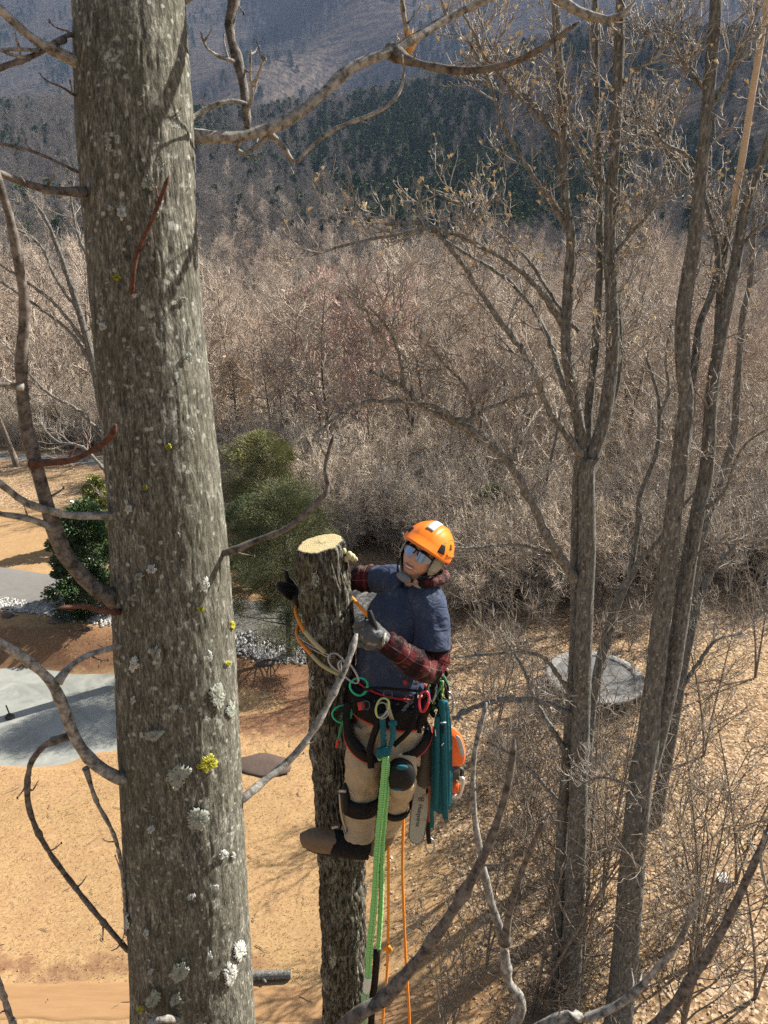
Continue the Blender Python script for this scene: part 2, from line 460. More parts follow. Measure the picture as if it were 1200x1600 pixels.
# dry grass blades on the lawn
NG = 110000
gx_ = rng.uniform(-26, 4, NG); gy_ = rng.uniform(13, 34, NG)
k_ = (pond_d(gx_, gy_) > 1.12) & (np.abs(gy_ - 14.4) > .6)
gp = np.stack([gx_, gy_, H(gx_, gy_)], -1)[k_]
bl = np.array([[-.22, 0, 0], [.22, 0, 0], [.5, .5, 1.0]], float)
n_ = NT('dry_grass'); v_ = n_.coord()
grm = n_.fin(n_.ramp(n_.noise(v_, 4, 3, .7), [(.3, (.28, .175, .085)), (.5, (.40, .265, .13)), (.7, (.50, .36, .20))]), .9, .15)
tag(scatter_shapes('dry_grass', gp, rng.uniform(.022, .055, len(gp)), bl, np.array([[0, 1, 2]]), grm, .6), 'short dry straw coloured grass of the lawn', 'grass', kind='stuff')

NS = 900
sx_ = rng.uniform(-22, 22, NS); sy_ = rng.uniform(12, 38, NS); k_ = pond_d(sx_, sy_) > 1.1; sx_, sy_ = sx_[k_], sy_[k_]
sa_ = rng.uniform(0, 6.28, len(sx_)); sL = rng.uniform(.08, .5, len(sx_)) * (1 + (sx_ > 1)); sd_ = np.stack([np.cos(sa_), np.sin(sa_)], -1)
pp = np.stack([np.stack([sx_ + sd_[:, 0] * sL * t + .03 * np.sin(t * 9 + sa_), sy_ + sd_[:, 1] * sL * t, np.zeros(len(sx_))], -1) for t in (0, .33, .66, 1)], 1)
pp[..., 2] = H(pp[..., 0], pp[..., 1]) + .03
tag(MB().tubes(pp, np.repeat(np.array([[.011, .010, .008, .004]]), len(pp), 0) * rng.uniform(.5, 1.3, (len(pp), 1)), 4).build('fallen_twigs', plain('old_twigs', (.20, .155, .115), .9, .1, var=.5, scale=3), origin=(0, 0, 0)), 'small dead twigs lying scattered over the lawn and leaves', 'twigs', kind='stuff')

# ------------------------------------------------------------------ tree growing
def grow(par, pr, nch, t0, t1, ang, length, up, pts, seed, wig=0.12, r_ratio=.55, tipr=.004, lfall=.6, rmin=.006, droop=0.0):
    """children of curves par (N,P,3) radii pr (N,P): returns (N*nch, pts, 3), radii"""
    r = np.random.default_rng(seed)
    N, Pn, _ = par.shape
    t = (t0 + (t1 - t0) * (np.arange(nch)[None] + r.uniform(0, 1, (N, nch))) / nch)
    ff = t * (Pn - 1); i = np.clip(ff.astype(int), 0, Pn - 2); w = (ff - i)[..., None]
    rows = np.arange(N)[:, None]
    p0 = par[rows, i] * (1 - w) + par[rows, i + 1] * w
    tg = unit(par[rows, i + 1] - par[rows, i])
    r0 = pr[rows, i] * (1 - w[..., 0]) + pr[rows, i + 1] * w[..., 0]
    rnd = unit(r.normal(0, 1, (N, nch, 3)))
    side = unit(np.cross(tg, rnd))
    a = ang * r.uniform(.7, 1.3, (N, nch, 1))
    d = unit(tg * np.cos(a) + side * np.sin(a))
    L = length * r.uniform(.6, 1.15, (N, nch)) * (1 - lfall * t)
    out = np.empty((N, nch, pts, 3)); out[:, :, 0] = p0
    st = (L / (pts - 1))[..., None]
    for k in range(1, pts):
        d = unit(d + np.array([0, 0, up - droop * k]) + r.normal(0, wig, d.shape))
        out[:, :, k] = out[:, :, k - 1] + d * st
    rb = np.maximum(rmin, r0 * r_ratio * r.uniform(.7, 1, (N, nch)))
    rad = rb[..., None] * np.linspace(1, 0, pts) ** .8 + tipr
    return out.reshape(-1, pts, 3), rad.reshape(-1, pts)
def twig_tris(mb, par, pr, nch, length, seed, w=.012, up=.25, ang=.7, mi=0):
    c, _ = grow(par, pr, nch, .15, 1.0, ang, length, up, 2, seed, lfall=.2)
    r = np.random.default_rng(seed + 5)
    s = unit(np.cross(c[:, 1] - c[:, 0], r.normal(0, 1, c[:, 0].shape))) * w
    v = np.stack([c[:, 0] - s, c[:, 0] + s, c[:, 1]], 1).reshape(-1, 3)
    mb.add(v, [np.arange(len(v)).reshape(-1, 3)], mi=mi)
    return c[:, 1]
def bare_tree_meshes(seed, h, r0, spread=1.0, dens=1.0, tw=.011):
    r = np.random.default_rng(seed)
    Pn = 14
    tz = np.linspace(0, 1, Pn)
    lean = r.normal(0, .05, 2)
    tr = np.stack([h * (lean[0] * tz + .03 * np.sin(tz * 5 + seed)), h * (lean[1] * tz + .03 * np.sin(tz * 4 + 2 * seed)), h * tz], -1)[None]
    rad = (r0 * (1 - tz * .88) * (1 + .5 * np.exp(-tz * 30)))[None]
    trunk = MB().tubes(tr, rad, 7)
    crown = MB()
    c1, r1 = grow(tr, rad, int(20 * dens), .28, .97, .95, h * .38 * spread, .11, 6, seed + 1, .15, .6, .022, .55)
    crown.tubes(c1, r1, 4)
    c2, r2 = grow(c1, r1, 6, .2, 1., .7, h * .13, .12, 4, seed + 2, .16, .6, .016, .45)
    crown.tubes(c2, r2, 3)
    c3, r3 = grow(c2, r2, 5, .15, 1., .65, h * .07, .12, 3, seed + 3, .2, .6, .0095, .3)
    crown.tubes(c3, r3, 3)
    tips = twig_tris(crown, c3, r3, 3, h * .035, seed + 4, tw * 1.3)
    return trunk, crown
def bark_mat(name, dark, light, scale=6.0, rand=0.35, zs=.25, pink=None):
    n = NT(name); v = n.coord(scale=(1, 1, zs))
    f = n.noise(v, scale, 4, .7)
    c = n.ramp(f, [(.3, dark), (.7, light)])
    oi = n.n('ShaderNodeObjectInfo').outputs['Random']
    c = n.mix(n.math('MULTIPLY', oi, rand), c, pink or (.20, .13, .09))
    return n.fin(c, .9, .15)
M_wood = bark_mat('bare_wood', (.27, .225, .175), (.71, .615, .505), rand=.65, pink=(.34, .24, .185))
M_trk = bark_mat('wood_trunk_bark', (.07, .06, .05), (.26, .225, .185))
M_woodf = bark_mat('bare_wood_far_shaded', (.10, .09, .08), (.27, .24, .215), rand=.6, pink=(.14, .125, .105))  # darker copy of the bare wood: shade of the backlit slopes put into colour
M_red = bark_mat('budding_wood', (.40, .27, .225), (.74, .54, .46), rand=.2, pink=(.45, .3, .25))
variants = []
for k in range(6):
    a, b = bare_tree_meshes(100 + 10 * k, [17, 19, 15, 18, 16, 20][k], [.17, .2, .15, .18, .13, .21][k], [1, .85, 1.1, .9, 1.2, .8][k], [1, .8, 1.1, .7, .9, .85][k])
    variants.append((a.mesh('trunk', M_trk), b.mesh('crown', M_wood)))

def on_drive(x, y):
    c = np.concatenate([catmull(np.asarray(drive_line)[:, :2], 90), catmull(np.asarray(road_line)[:, :2], 60)])
    return np.min(np.hypot(x - c[:, 0], y - c[:, 1])) < 3.6
def zone_label(x, y):
    px = 600 + FP * x / (y * math.cos(PITCH) + 10 * math.sin(PITCH))
    far = y > 75
    row = 'front rows' if y < 62 else 'middle rows' if y < 88 else 'back rows'
    for lim, s in ((60, 'at the left edge'), (250, 'left of the big near trunk'), (430, 'right beside the big near trunk'), (600, 'above the topped trunk'), (740, 'above the climber'), (870, 'between climber and forking tree'),
                   (1000, 'behind the forking speckled tree'), (1110, 'behind the right hand speckled tree')):
        if px < lim: return 'bare tree of the wood, ' + s + ', ' + row
    return 'bare tree of the wood, at the right edge, ' + row
cells = []
r = np.random.default_rng(11)
yy = 38.0
while yy < 118:
    sp = 3.9 if yy < 75 else 4.6
    wv = yy * .56 + 5
    for xx in np.arange(-wv, wv, sp):
        x = xx + r.uniform(-1.7, 1.7); y = yy + r.uniform(-1.7, 1.7)
        front = np.interp(x, [-60, -30, -6, 4, 12, 30, 60], [62, 60, 56, 46, 42, 39, 39])
        if y < front or on_drive(x, y): continue
        cells.append((x, y))
    yy += sp * .95
r.shuffle(cells)
cells = sorted(cells[:], key=lambda c: c[1])
step = max(1, len(cells) / 292.0)
sel = [cells[int(i * step)] for i in range(min(292, len(cells)))]
print('near wood trees', len(cells), len(sel))
for i, (x, y) in enumerate(sel):
    k = int(r.integers(0, 6)); s = r.uniform(.55, .95)
    if y < 52: s *= .85
    e = empty('bare_tree', (x, y, float(H(x, y)) - .1), r.uniform(0, 6.28)); e.scale = (s * 1.05, s * 1.05, s)
    lab = zone_label(x, y)
    tag(e, lab, 'tree', lab.replace('bare tree', 'bare trees'))
    for q, nm in ((0, 'trunk'), (1, 'crown')):
        o = bpy.data.objects.new(nm, variants[k][q]); COL.objects.link(o); o.parent = e

# one tree in reddish bud right of the near trunk
def lone(name, px, py, ybase, hgt, mat, label, seed, r0=.15, spread=1.1, dens=1.2, tw=.02):
    d = ray(px, py); x = d[0] / d[1] * ybase
    a, b = bare_tree_meshes(seed, hgt, r0, spread, dens, tw)
    t = thing(name, (x, ybase, float(H(x, ybase)) - .1), label, 'tree')
    for mb, nm in ((a, 'trunk'), (b, 'crown')):
        o = bpy.data.objects.new(nm, mb.mesh(nm, mat)); COL.objects.link(o); o.parent = t
    return t
lone('maple_tree', 585, 640, 56, 13.5, M_red, 'bare rounded tree with a haze of reddish buds behind the climber', 801, .13, 1.5, 1.7, .03)
lone('maple_tree', 500, 560, 66, 14, M_red, 'paler bare tree with reddish buds, farther off and left of the rounded red one', 802, .13, 1.3, 1.5, .03)

# ------------------------------------------------------------------ far woods: instances on points, two "stuff" objects
def needle_mesh(seed, h, w, n, size, base=.12, droop=.25, mat=None, name='pine'):
    r = np.random.default_rng(seed)
    mb = MB()
    mb.tubes(np.array([[[0, 0, 0], [0, 0, h * .5], [0, 0, h * .97]]]), np.array([[h * .018, h * .012, .02]]), 5, mi=1)
    t = base + (1 - base) * r.uniform(0, 1, n) ** 1.15
    tier = .75 + .25 * np.sin(t * h * 2.2 + seed)
    rad = w * (1 - t) ** .5 * tier * r.uniform(.25, 1, n) ** .5
    a = r.uniform(0, 6.28, n); a = a + .35 * np.sin(a * 5 + t * 20)
    c = np.stack([np.cos(a) * rad, np.sin(a) * rad, t * h - droop * rad], -1)
    out = np.stack([np.cos(a), np.sin(a), r.normal(-.1, .3, n)], -1)
    L = size * r.uniform(.6, 1.4, n)[:, None]
    s = unit(np.cross(out, r.normal(0, 1, (n, 3)))) * L * .28
    v = np.stack([c - s, c + s, c + unit(out) * L], 1).reshape(-1, 3)
    mb.add(v, [np.arange(3 * n).reshape(-1, 3)])
    return mb.mesh(name, mat, False)
def foliage_mat(name, dark, light, scale=2.0, rand=.5, alt=(.10, .13, .06)):
    n = NT(name); v = n.coord()
    c = n.ramp(n.noise(v, scale, 3, .7), [(.35, dark), (.65, light)])
    c = n.mix(n.math('MULTIPLY', n.n('ShaderNodeObjectInfo').outputs['Random'], rand), c, alt)
    return n.fin(c, .95, .0)
M_pinef = foliage_mat('far_pine', (.035, .062, .028), (.10, .145, .06), rand=.7, alt=(.17, .20, .085))
def scatter_tree(name, label, pts, scl, idx, sources, cat):
    me = bpy.data.meshes.new(name)
    me.vertices.add(len(pts)); me.vertices.foreach_set('co', np.asarray(pts, np.float32).ravel())
    rot = np.zeros((len(pts), 3), np.float32); rr = np.random.default_rng(5)
    rot[:, 2] = rr.uniform(0, 6.28, len(pts)); rot[:, :2] = rr.normal(0, .04, (len(pts), 2))
    for nm, ty, arr, at in (('rot', 'FLOAT_VECTOR', rot, 'vector'), ('scl', 'FLOAT', np.asarray(scl, np.float32), 'value'), ('idx', 'INT', np.asarray(idx, np.int32), 'value')):
        a = me.attributes.new(nm, ty, 'POINT'); a.data.foreach_set(at, arr.ravel())
    o = bpy.data.objects.new(name, me); COL.objects.link(o)
    tag(o, label, cat, kind='stuff')
    ng = bpy.data.node_groups.new(name, 'GeometryNodeTree')
    ng.interface.new_socket('Geometry', in_out='INPUT', socket_type='NodeSocketGeometry')
    ng.interface.new_socket('Geometry', in_out='OUTPUT', socket_type='NodeSocketGeometry')
    N = ng.nodes; Lk = ng.links
    gi = N.new('NodeGroupInput'); go = N.new('NodeGroupOutput')
    ip = N.new('GeometryNodeInstanceOnPoints'); ip.inputs['Pick Instance'].default_value = True
    jn = N.new('GeometryNodeJoinGeometry')
    for s in sources:
        oi = N.new('GeometryNodeObjectInfo'); oi.inputs['Object'].default_value = s; oi.inputs['As Instance'].default_value = True
        Lk.new(oi.outputs['Geometry'], jn.inputs[0])
    def attr(nm, ty):
        a = N.new('GeometryNodeInputNamedAttribute'); a.data_type = ty; a.inputs['Name'].default_value = nm
        return [q for q in a.outputs if q.enabled][0]
    Lk.new(gi.outputs[0], ip.inputs['Points']); Lk.new(jn.outputs[0], ip.inputs['Instance'])
    Lk.new(attr('idx', 'INT'), ip.inputs['Instance Index']); Lk.new(attr('scl', 'FLOAT'), ip.inputs['Scale'])
    e2 = N.new('FunctionNodeEulerToRotation'); Lk.new(attr('rot', 'FLOAT_VECTOR'), e2.inputs[0]); Lk.new(e2.outputs[0], ip.inputs['Rotation'])
    Lk.new(ip.outputs[0], go.inputs[0])
    md = o.modifiers.new('scatter', 'NODES'); md.node_group = ng
    return o
def far_points(y0, y1, sp, seed, halfw=.60, jitter=.5):
    r = np.random.default_rng(seed); out = []
    y = y0
    while y < y1:
        w = y * halfw + 20
        x = np.arange(-w, w, sp); x = x + r.uniform(-jitter * sp, jitter * sp, len(x))
        out.append(np.stack([x, y + r.uniform(-jitter * sp, jitter * sp, len(x))], -1)); y += sp
    q = np.concatenate(out)
    return np.concatenate([q, H(q[:, 0], q[:, 1])[:, None]], 1)
# source trees for the far woods: meshes with trunk and crown together
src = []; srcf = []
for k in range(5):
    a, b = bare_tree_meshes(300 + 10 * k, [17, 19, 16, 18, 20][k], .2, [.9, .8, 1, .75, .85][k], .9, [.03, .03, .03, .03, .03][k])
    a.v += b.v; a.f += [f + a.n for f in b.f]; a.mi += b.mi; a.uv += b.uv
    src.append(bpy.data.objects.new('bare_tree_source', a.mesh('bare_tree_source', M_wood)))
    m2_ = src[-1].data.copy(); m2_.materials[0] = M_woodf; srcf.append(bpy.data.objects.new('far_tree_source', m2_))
def src_order(near_, far_): return near_ + far_     # joined last to first: see scatter_tree
psrc = [bpy.data.objects.new('pine_source', needle_mesh(400 + k, [16, 19, 14][k], [5.0, 4.8, 5.4][k], 2200, 1.5, mat=[M_pinef, M_woodf])) for k in range(3)]
v1 = far_points(117, 470, 5.4, 21)
v2 = far_points(470, 960, 7.0, 22)
v3 = far_points(1290, 2750, 12.5, 23, .56)
allp = np.concatenate([v1, v2, v3])
pm = vnoise(allp[:, 0] / 55, allp[:, 1] / 75, 31) + .5 * vnoise(allp[:, 0] / 18, allp[:, 1] / 22, 32)
ax_ = allp[:, 0] * 700 / np.maximum(allp[:, 1], 200)
thr = np.interp(allp[:, 1], [100, 330, 400, 480, 640, 900, 1290, 2750], [9, 1.15, .65, .35, .25, .45, 1.3, 1.7]) - .4 * np.exp(-((ax_ - 60) / 150) ** 2) * (allp[:, 1] > 330)
r = np.random.default_rng(33)
isp = pm + r.normal(0, .62, len(pm)) > thr
bare = allp[~isp]; pine = allp[isp]
print('far bare', len(bare), 'far pine', len(pine))
def scl_for(p, seed): 
    r = np.random.default_rng(seed)
    return r.uniform(.6, 1.0, len(p)) * np.where(p[:, 1] > 1200, 1.4, 1.0)
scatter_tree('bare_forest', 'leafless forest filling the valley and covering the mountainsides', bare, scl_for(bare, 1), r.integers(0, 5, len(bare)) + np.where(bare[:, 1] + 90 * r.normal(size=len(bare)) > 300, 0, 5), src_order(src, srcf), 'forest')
scatter_tree('pine_forest', 'dark evergreens scattered in patches over the shaded hillside', pine, scl_for(pine, 2), r.integers(0, 3, len(pine)), psrc, 'forest')

# ------------------------------------------------------------------ haze
hz = MB().box((0, 1700, 420), (6800, 4100, 1100))
hz.v[0][:, 2] = np.where(hz.v[0][:, 2] < 420, -12, 1400)
ho = hz.build('haze', None, origin=(0, 0, 0), smooth=False) if False else None
m_h = bpy.data.materials.new('haze_air'); m_h.use_nodes = True
t_ = m_h.node_tree; t_.nodes.remove(t_.nodes['Principled BSDF'])
pvn = t_.nodes.new('ShaderNodeVolumePrincipled'); pvn.inputs['Color'].default_value = (.46, .63, 1.0, 1); pvn.inputs['Density'].default_value = HAZE_D = 0.00007
t_.links.new(pvn.outputs[0], t_.nodes['Material Output'].inputs['Volume'])
ho = hz.build('haze', m_h, origin=(0, 0, 0), smooth=False)
tag(ho, 'thin blue air haze over the valley', 'haze', kind='stuff')
# ------------------------------------------------------------------ bark with real furrows
def lat(u, v, nu, seed):
    """value noise, u wraps after nu cells, v free"""
    r = np.random.default_rng(seed); g_ = r.uniform(0, 1, (nu, 512))
    iu = np.floor(u).astype(int); iv = np.floor(v).astype(int)
    fu = u - iu; fv = v - iv; fu = fu * fu * (3 - 2 * fu); fv = fv * fv * (3 - 2 * fv)
    a = g_[iu % nu, iv % 512]; b = g_[(iu + 1) % nu, iv % 512]; c = g_[iu % nu, (iv + 1) % 512]; d = g_[(iu + 1) % nu, (iv + 1) % 512]
    return (a * (1 - fu) + b * fu) * (1 - fv) + (c * (1 - fu) + d * fu) * fv
def furrow_near(U, S):
    w = lat(U * 9, S * 9, 9, 1)
    n1 = lat(U * 60 + 2 * w, S * 26, 60, 2); n2 = lat(U * 130, S * 60, 130, 3); n0 = lat(U * 6, S * 3.1, 6, 5)
    return -.0022 * (1 - np.abs(2 * n1 - 1)) ** 3 + .0009 * n2 + .006 * (n0 - .5)
def furrow_deep(U, S):
    w = lat(U * 7, S * 5, 7, 11) * 3 + lat(U * 14, S * 14, 14, 12) * 1.2
    n1 = 1 - np.abs(2 * lat(U * 40 + w, S * 7, 40, 13) - 1)
    n2 = 1 - np.abs(2 * lat(U * 64 + w * 1.5, S * 17, 64, 14) - 1)
    n3 = lat(U * 120, S * 90, 120, 15)
    return .0125 * (np.clip(1 - n1 * 1.1, 0, 1) - .5) * 1.0 - .006 * n2 ** 2 + .0028 * n3 + .012 * (lat(U * 4, S * 2, 4, 16) - .5)
def furrow_soft(U, S):
    n1 = 1 - np.abs(2 * lat(U * 18, S * 3, 18, 21) - 1)
    return -.010 * n1 ** 2 + .02 * (lat(U * 5, S * 1.5, 5, 22) - .5)
def bark_tube(cent, rad, ns, nc, fur, amp=1.0):
    q = catmull(np.concatenate([cent, np.asarray(rad, float)[:, None]], 1), ns)
    c, R = q[:, :3], q[:, 3]
    S = np.concatenate([[0], np.cumsum(np.linalg.norm(np.diff(c, axis=0), axis=1))])
    a = np.arange(nc) / nc
    U, SS = np.meshgrid(a, S)
    rr = R[:, None] + amp * fur(U, SS)
    v = np.stack([c[:, 0:1] + rr * np.cos(U * 2 * math.pi), c[:, 1:2] + rr * np.sin(U * 2 * math.pi), c[:, 2:3] + 0 * rr], -1)
    j = np.arange(ns - 1)[:, None] * nc; k = np.arange(nc)[None]; k2 = (k + 1) % nc
    f = np.stack(np.broadcast_arrays(j + k, j + k2, j + nc + k2, j + nc + k), -1).reshape(-1, 4)
    if c[-1, 2] < c[0, 2]: f = f[:, ::-1]
    mb = MB(); mb.add(v.reshape(-1, 3), [f], np.stack([U, SS], -1).reshape(-1, 2))
    return mb, c, R

def near_bark():
    n = NT('near_bark'); v = n.coord(scale=(1, 1, .22)); v2 = n.coord()
    f = n.noise(v, 330, 6, .75, .3); f2 = n.noise(v, 85, 6, .75, .6); big = n.noise(v2, 7, 5, .65)
    c = n.ramp(n.math('MULTIPLY_ADD', f, .55, n.math('MULTIPLY', f2, .45)), [(.36, (.013, .0125, .010)), (.455, (.062, .060, .050)), (.54, (.165, .16, .132)), (.66, (.50, .485, .405))])
    vs = n.n('ShaderNodeTexVoronoi', ins={'Scale': 38.0, 'Vector': v2, 'Randomness': 1.0}).outputs['Distance']
    vs = n.math('ADD', vs, n.math('MULTIPLY', n.noise(v2, 90, 3, .8), .35))
    c = n.mix(n.ramp(vs, [(.31, (.85, .85, .85)), (.36, (0, 0, 0))]), c, (.40, .405, .36))
    fl = n.noise(n.coord(scale=(1, 1, .10)), 38, 5, .75, .8)
    c = n.mix(n.ramp(fl, [(.38, (.7, .7, .7)), (.46, (0, 0, 0))]), c, n.mix(.5, c, (.02, .019, .016)))
    c = n.mix(n.ramp(big, [(.42, (0, 0, 0)), (.66, (.55, .55, .55))]), c, (.075, .072, .048))
    cr = n.noise(v2, 26, 4, .8)
    c = n.mix(n.ramp(cr, [(.60, (0, 0, 0)), (.68, (.8, .8, .8))]), c, (.36, .37, .34))
    mo = n.noise(v2, 11, 6, .8)
    c = n.mix(n.ramp(mo, [(.68, (0, 0, 0)), (.75, (.6, .6, .6))]), c, (.22, .22, .07))
    n.bump(n.math('ADD', n.math('MULTIPLY', f, .5), n.math('ADD', n.math('MULTIPLY', f2, .7), n.math('MULTIPLY', fl, .8))), .75, .004)
    return n.fin(c, .9, .1)
def deep_bark():
    n = NT('furrowed_bark'); v = n.coord(scale=(1, 1, .3)); v2 = n.coord()
    f = n.noise(v, 75, 6, .75, .5); s = n.noise(v2, 130, 3, .7)
    c = n.ramp(f, [(.38, (.010, .009, .007)), (.48, (.058, .053, .041)), (.57, (.15, .14, .11)), (.72, (.32, .30, .245))])
    c = n.mix(n.ramp(n.noise(v2, 9, 5, .75), [(.56, (0, 0, 0)), (.66, (.75, .75, .75))]), c, n.mix(s, (.20, .20, .17), (.52, .52, .47)))
    c = n.mix(n.ramp(n.noise(v2, 6, 5, .7), [(.58, (0, 0, 0)), (.72, (.6, .6, .6))]), c, (.12, .13, .05))
    n.bump(n.math('ADD', f, n.math('MULTIPLY', s, .3)), .9, .008)
    return n.fin(c, .92, .1)
def mid_bark(name, light=1.0, sp=1.0):
    n = NT(name); v = n.coord(scale=(1, 1, .3)); v2 = n.coord()
    f = n.noise(v, 22, 5, .75, .4)
    c = n.ramp(f, [(.32, tuple(x * light for x in (.035, .033, .028))), (.55, tuple(x * light for x in (.155, .152, .137))), (.75, tuple(x * light for x in (.36, .352, .318)))])
    vor = n.n('ShaderNodeTexVoronoi', ins={'Scale': 8.0, 'Vector': v2, 'Randomness': 1.0}).outputs['Distance']
    c = n.mix(n.ramp(n.math('ADD', vor, n.math('MULTIPLY', n.noise(v2, 30, 3, .7), .25)), [(.27, (.6 * sp, .6 * sp, .6 * sp)), (.36, (0, 0, 0))]), c, (.36, .36, .31))
    n.bump(f, .8, .02)
    return n.fin(c, .92, .1)
def twig_mat(name, a, b, scale=14):
    n = NT(name); v = n.coord()
    c = n.ramp(n.noise(v, scale, 4, .7), [(.35, a), (.65, b)])
    n.bump(n.noise(v, scale * 8, 3, .7), .4, .004)
    return n.fin(c, .8, .25)
M_near = near_bark(); M_deep = deep_bark(); M_mid = mid_bark('lichened_bark'); M_midt = mid_bark('limb_bark', 1.2, .9)
M_twig = twig_mat('twig_bark', (.12, .105, .09), (.42, .38, .33), 6)
M_branch = twig_mat('pale_branch_bark', (.06, .057, .052), (.38, .36, .32), 60)
M_redtwig = twig_mat('red_brown_twig', (.045, .020, .014), (.13, .06, .04), 90)
M_brownbr = twig_mat('brown_branch_bark', (.035, .030, .026), (.20, .175, .15), 60)
M_lich = plain('pale_lichen', (.46, .47, .43), .95, .1, var=.3, scale=120, bump=.6)
M_lichg = plain('grey_lichen', (.27, .29, .24), .95, .1, var=.4, scale=140, bump=.7)
M_lichy = plain('yellow_lichen', (.33, .32, .04), .95, .1, var=.4, scale=140, bump=.7)

# ------------------------------------------------------------------ the near trunk
TY = [-500, -200, 0, 200, 400, 600, 800, 1000, 1200, 1400, 1600, 1900]
TCX = [168, 187, 201, 211, 224, 242, 261, 274, 284, 294, 302, 312]
TW = [160, 168, 173, 178, 173, 175, 181, 186, 187, 189, 193, 200]
TYY = [1.76, 1.68, 1.63, 1.59, 1.56, 1.53, 1.50, 1.48, 1.46, 1.44, 1.425, 1.41]
tc, trd = [], []
for y_, cx_, w_, Y_ in zip(TY, TCX, TW, TYY):
    p = P(cx_, y_, Y_); tc.append(p); trd.append(w_ / 2 / FP * (Y_ / ray(cx_, y_)[1]) * .985)
tc = np.array(tc); trd = np.array(trd)
e0 = tc[0] + np.array([-.45, .45, 4.2]); e1 = tc[-1]
base = np.array([e1[0] + .05, e1[1] - .05, float(H(e1[0], e1[1])) - .3])
mid1 = e1 * .6 + base * .4
near = thing('lichened_tree', (base[0], base[1], base[2] + .3), 'big tree trunk close to the camera, blotched with pale and yellow lichen', 'tree')
mbt, _, _ = bark_tube(tc[::-1], trd[::-1], 760, 300, furrow_near)
lo, _, _ = bark_tube(np.array([base, mid1, e1 + np.array([0, 0, .01])]), [.46, .34, trd[-1]], 120, 40, furrow_near)
hi, _, _ = bark_tube(np.array([tc[0] - np.array([0, 0, .01]), (tc[0] + e0) / 2, e0]), [trd[0], .07, .03], 60, 40, furrow_near)
for q in (lo, hi): mbt.v += q.v; mbt.f += [f + mbt.n for f in q.f]; mbt.mi += q.mi; mbt.uv += q.uv; mbt.n += q.n
near_trunk = mbt.build('trunk', M_near, near)
def on_trunk(px, py, lift=0.0):
    cx_ = np.interp(py, TY, TCX); hw = np.interp(py, TY, TW) / 2; Y_ = np.interp(py, TY, TYY)
    c = P(cx_, py, Y_); R = hw / FP * (Y_ / ray(cx_, py)[1])
    u = max(-.97, min(.97, (px - cx_) / hw)); ph = math.asin(u)
    tow = unit(np.array([-c[0], -c[1], 0])); rt = np.array([-tow[1], tow[0], 0]); rt = rt if rt[0] > 0 else -rt
    n_ = tow * math.cos(ph) + rt * math.sin(ph)
    # the ray meets the front of the trunk nearer and so a little lower: correct the height
    z_ = P(cx_, py, Y_ - R * math.cos(ph))[2]
    return np.array([c[0], c[1], z_]) + n_ * (R + lift), n_
def lichen(px, py, wpx, hpx, mat, seed, parent):
    r = np.random.default_rng(seed); mb = MB(); nr, na = 8, 56
    ph = r.uniform(0, 6.28, 5); am = r.uniform(.03, .12, 5)
    V = []
    for j in range(nr):
        for k in range(na):
            a = k * 2 * math.pi / na
            rad = (1 + sum(am[q] * math.sin((q + 2) * a + ph[q]) for q in range(5)) + .07 * r.normal() * (j > 3)) * (j / (nr - 1)) ** .8
            th = .0014 * (1 - (j / (nr - 1)) ** 6) * (1 + .6 * r.normal()) - .0018 * (j == nr - 1)
            p, n_ = on_trunk(px + math.cos(a) * rad * wpx / 2, py + math.sin(a) * rad * hpx / 2, .0004 + th)
            V.append(p)
    f = np.array([[j * na + k, j * na + (k + 1) % na, (j + 1) * na + (k + 1) % na, (j + 1) * na + k] for j in range(nr - 1) for k in range(na) if r.uniform() > (.0, .0, .02, .05, .1, .2, .38)[j]])
    mb.add(np.array(V), [f]); return mb.build('lichen', mat, parent)
LI = [(241, 70, 33, 42, 0), (241, 52, 18, 20, 0), (186, 218, 8, 20, 0), (174, 230, 10, 14, 0), (230, 285, 26, 30, 1), (193, 332, 17, 24, 0), (176, 325, 6, 12, 0), (240, 335, 14, 16, 1),
      (167, 508, 13, 15, 0), (149, 375, 5, 6, 0), (187, 433, 14, 12, 2), (207, 791, 12, 16, 0), (240, 888, 16, 16, 0), (222, 897, 15, 15, 1), (277, 840, 9, 9, 1), (216, 1030, 17, 26, 0), (247, 1018, 16, 24, 1),
      (317, 922, 14, 28, 0), (323, 1036, 10, 22, 0), (352, 1050, 10, 10, 2), (310, 960, 12, 12, 2), (360, 990, 10, 16, 2), (335, 1100, 26, 52, 1), (356, 1125, 18, 30, 1), (245, 1145, 30, 20, 1), (215, 1085, 9, 12, 0),
      (322, 1204, 31, 32, 2), (280, 1215, 36, 42, 1), (308, 1288, 40, 38, 1), (242, 1288, 12, 14, 0), (345, 1352, 17, 15, 0), (360, 1357, 8, 12, 0), (334, 1402, 9, 12, 0), (299, 1407, 14, 10, 0), (205, 1418, 11, 28, 0),
      (236, 1444, 9, 13, 0), (283, 1520, 30, 36, 1), (247, 1549, 24, 30, 1), (278, 1560, 18, 22, 1), (228, 1557, 12, 14, 2), (370, 1510, 24, 40, 0), (355, 1545, 24, 42, 0), (325, 1507, 8, 14, 0), (243, 1505, 8, 9, 0),
      (271, 190, 16, 26, 1), (248, 250, 18, 24, 1), (300, 130, 12, 18, 1), (290, 560, 10, 16, 1), (283, 470, 12, 12, 1), (296, 680, 9, 14, 0), (262, 700, 10, 12, 2), (230, 760, 8, 10, 2)]
for i, (a_, b_, w_, h_, k_) in enumerate(LI): lichen(a_, b_, w_ * .84, h_ * .86, (M_lich, M_lichg, M_lichy)[k_], 500 + i, near_trunk)

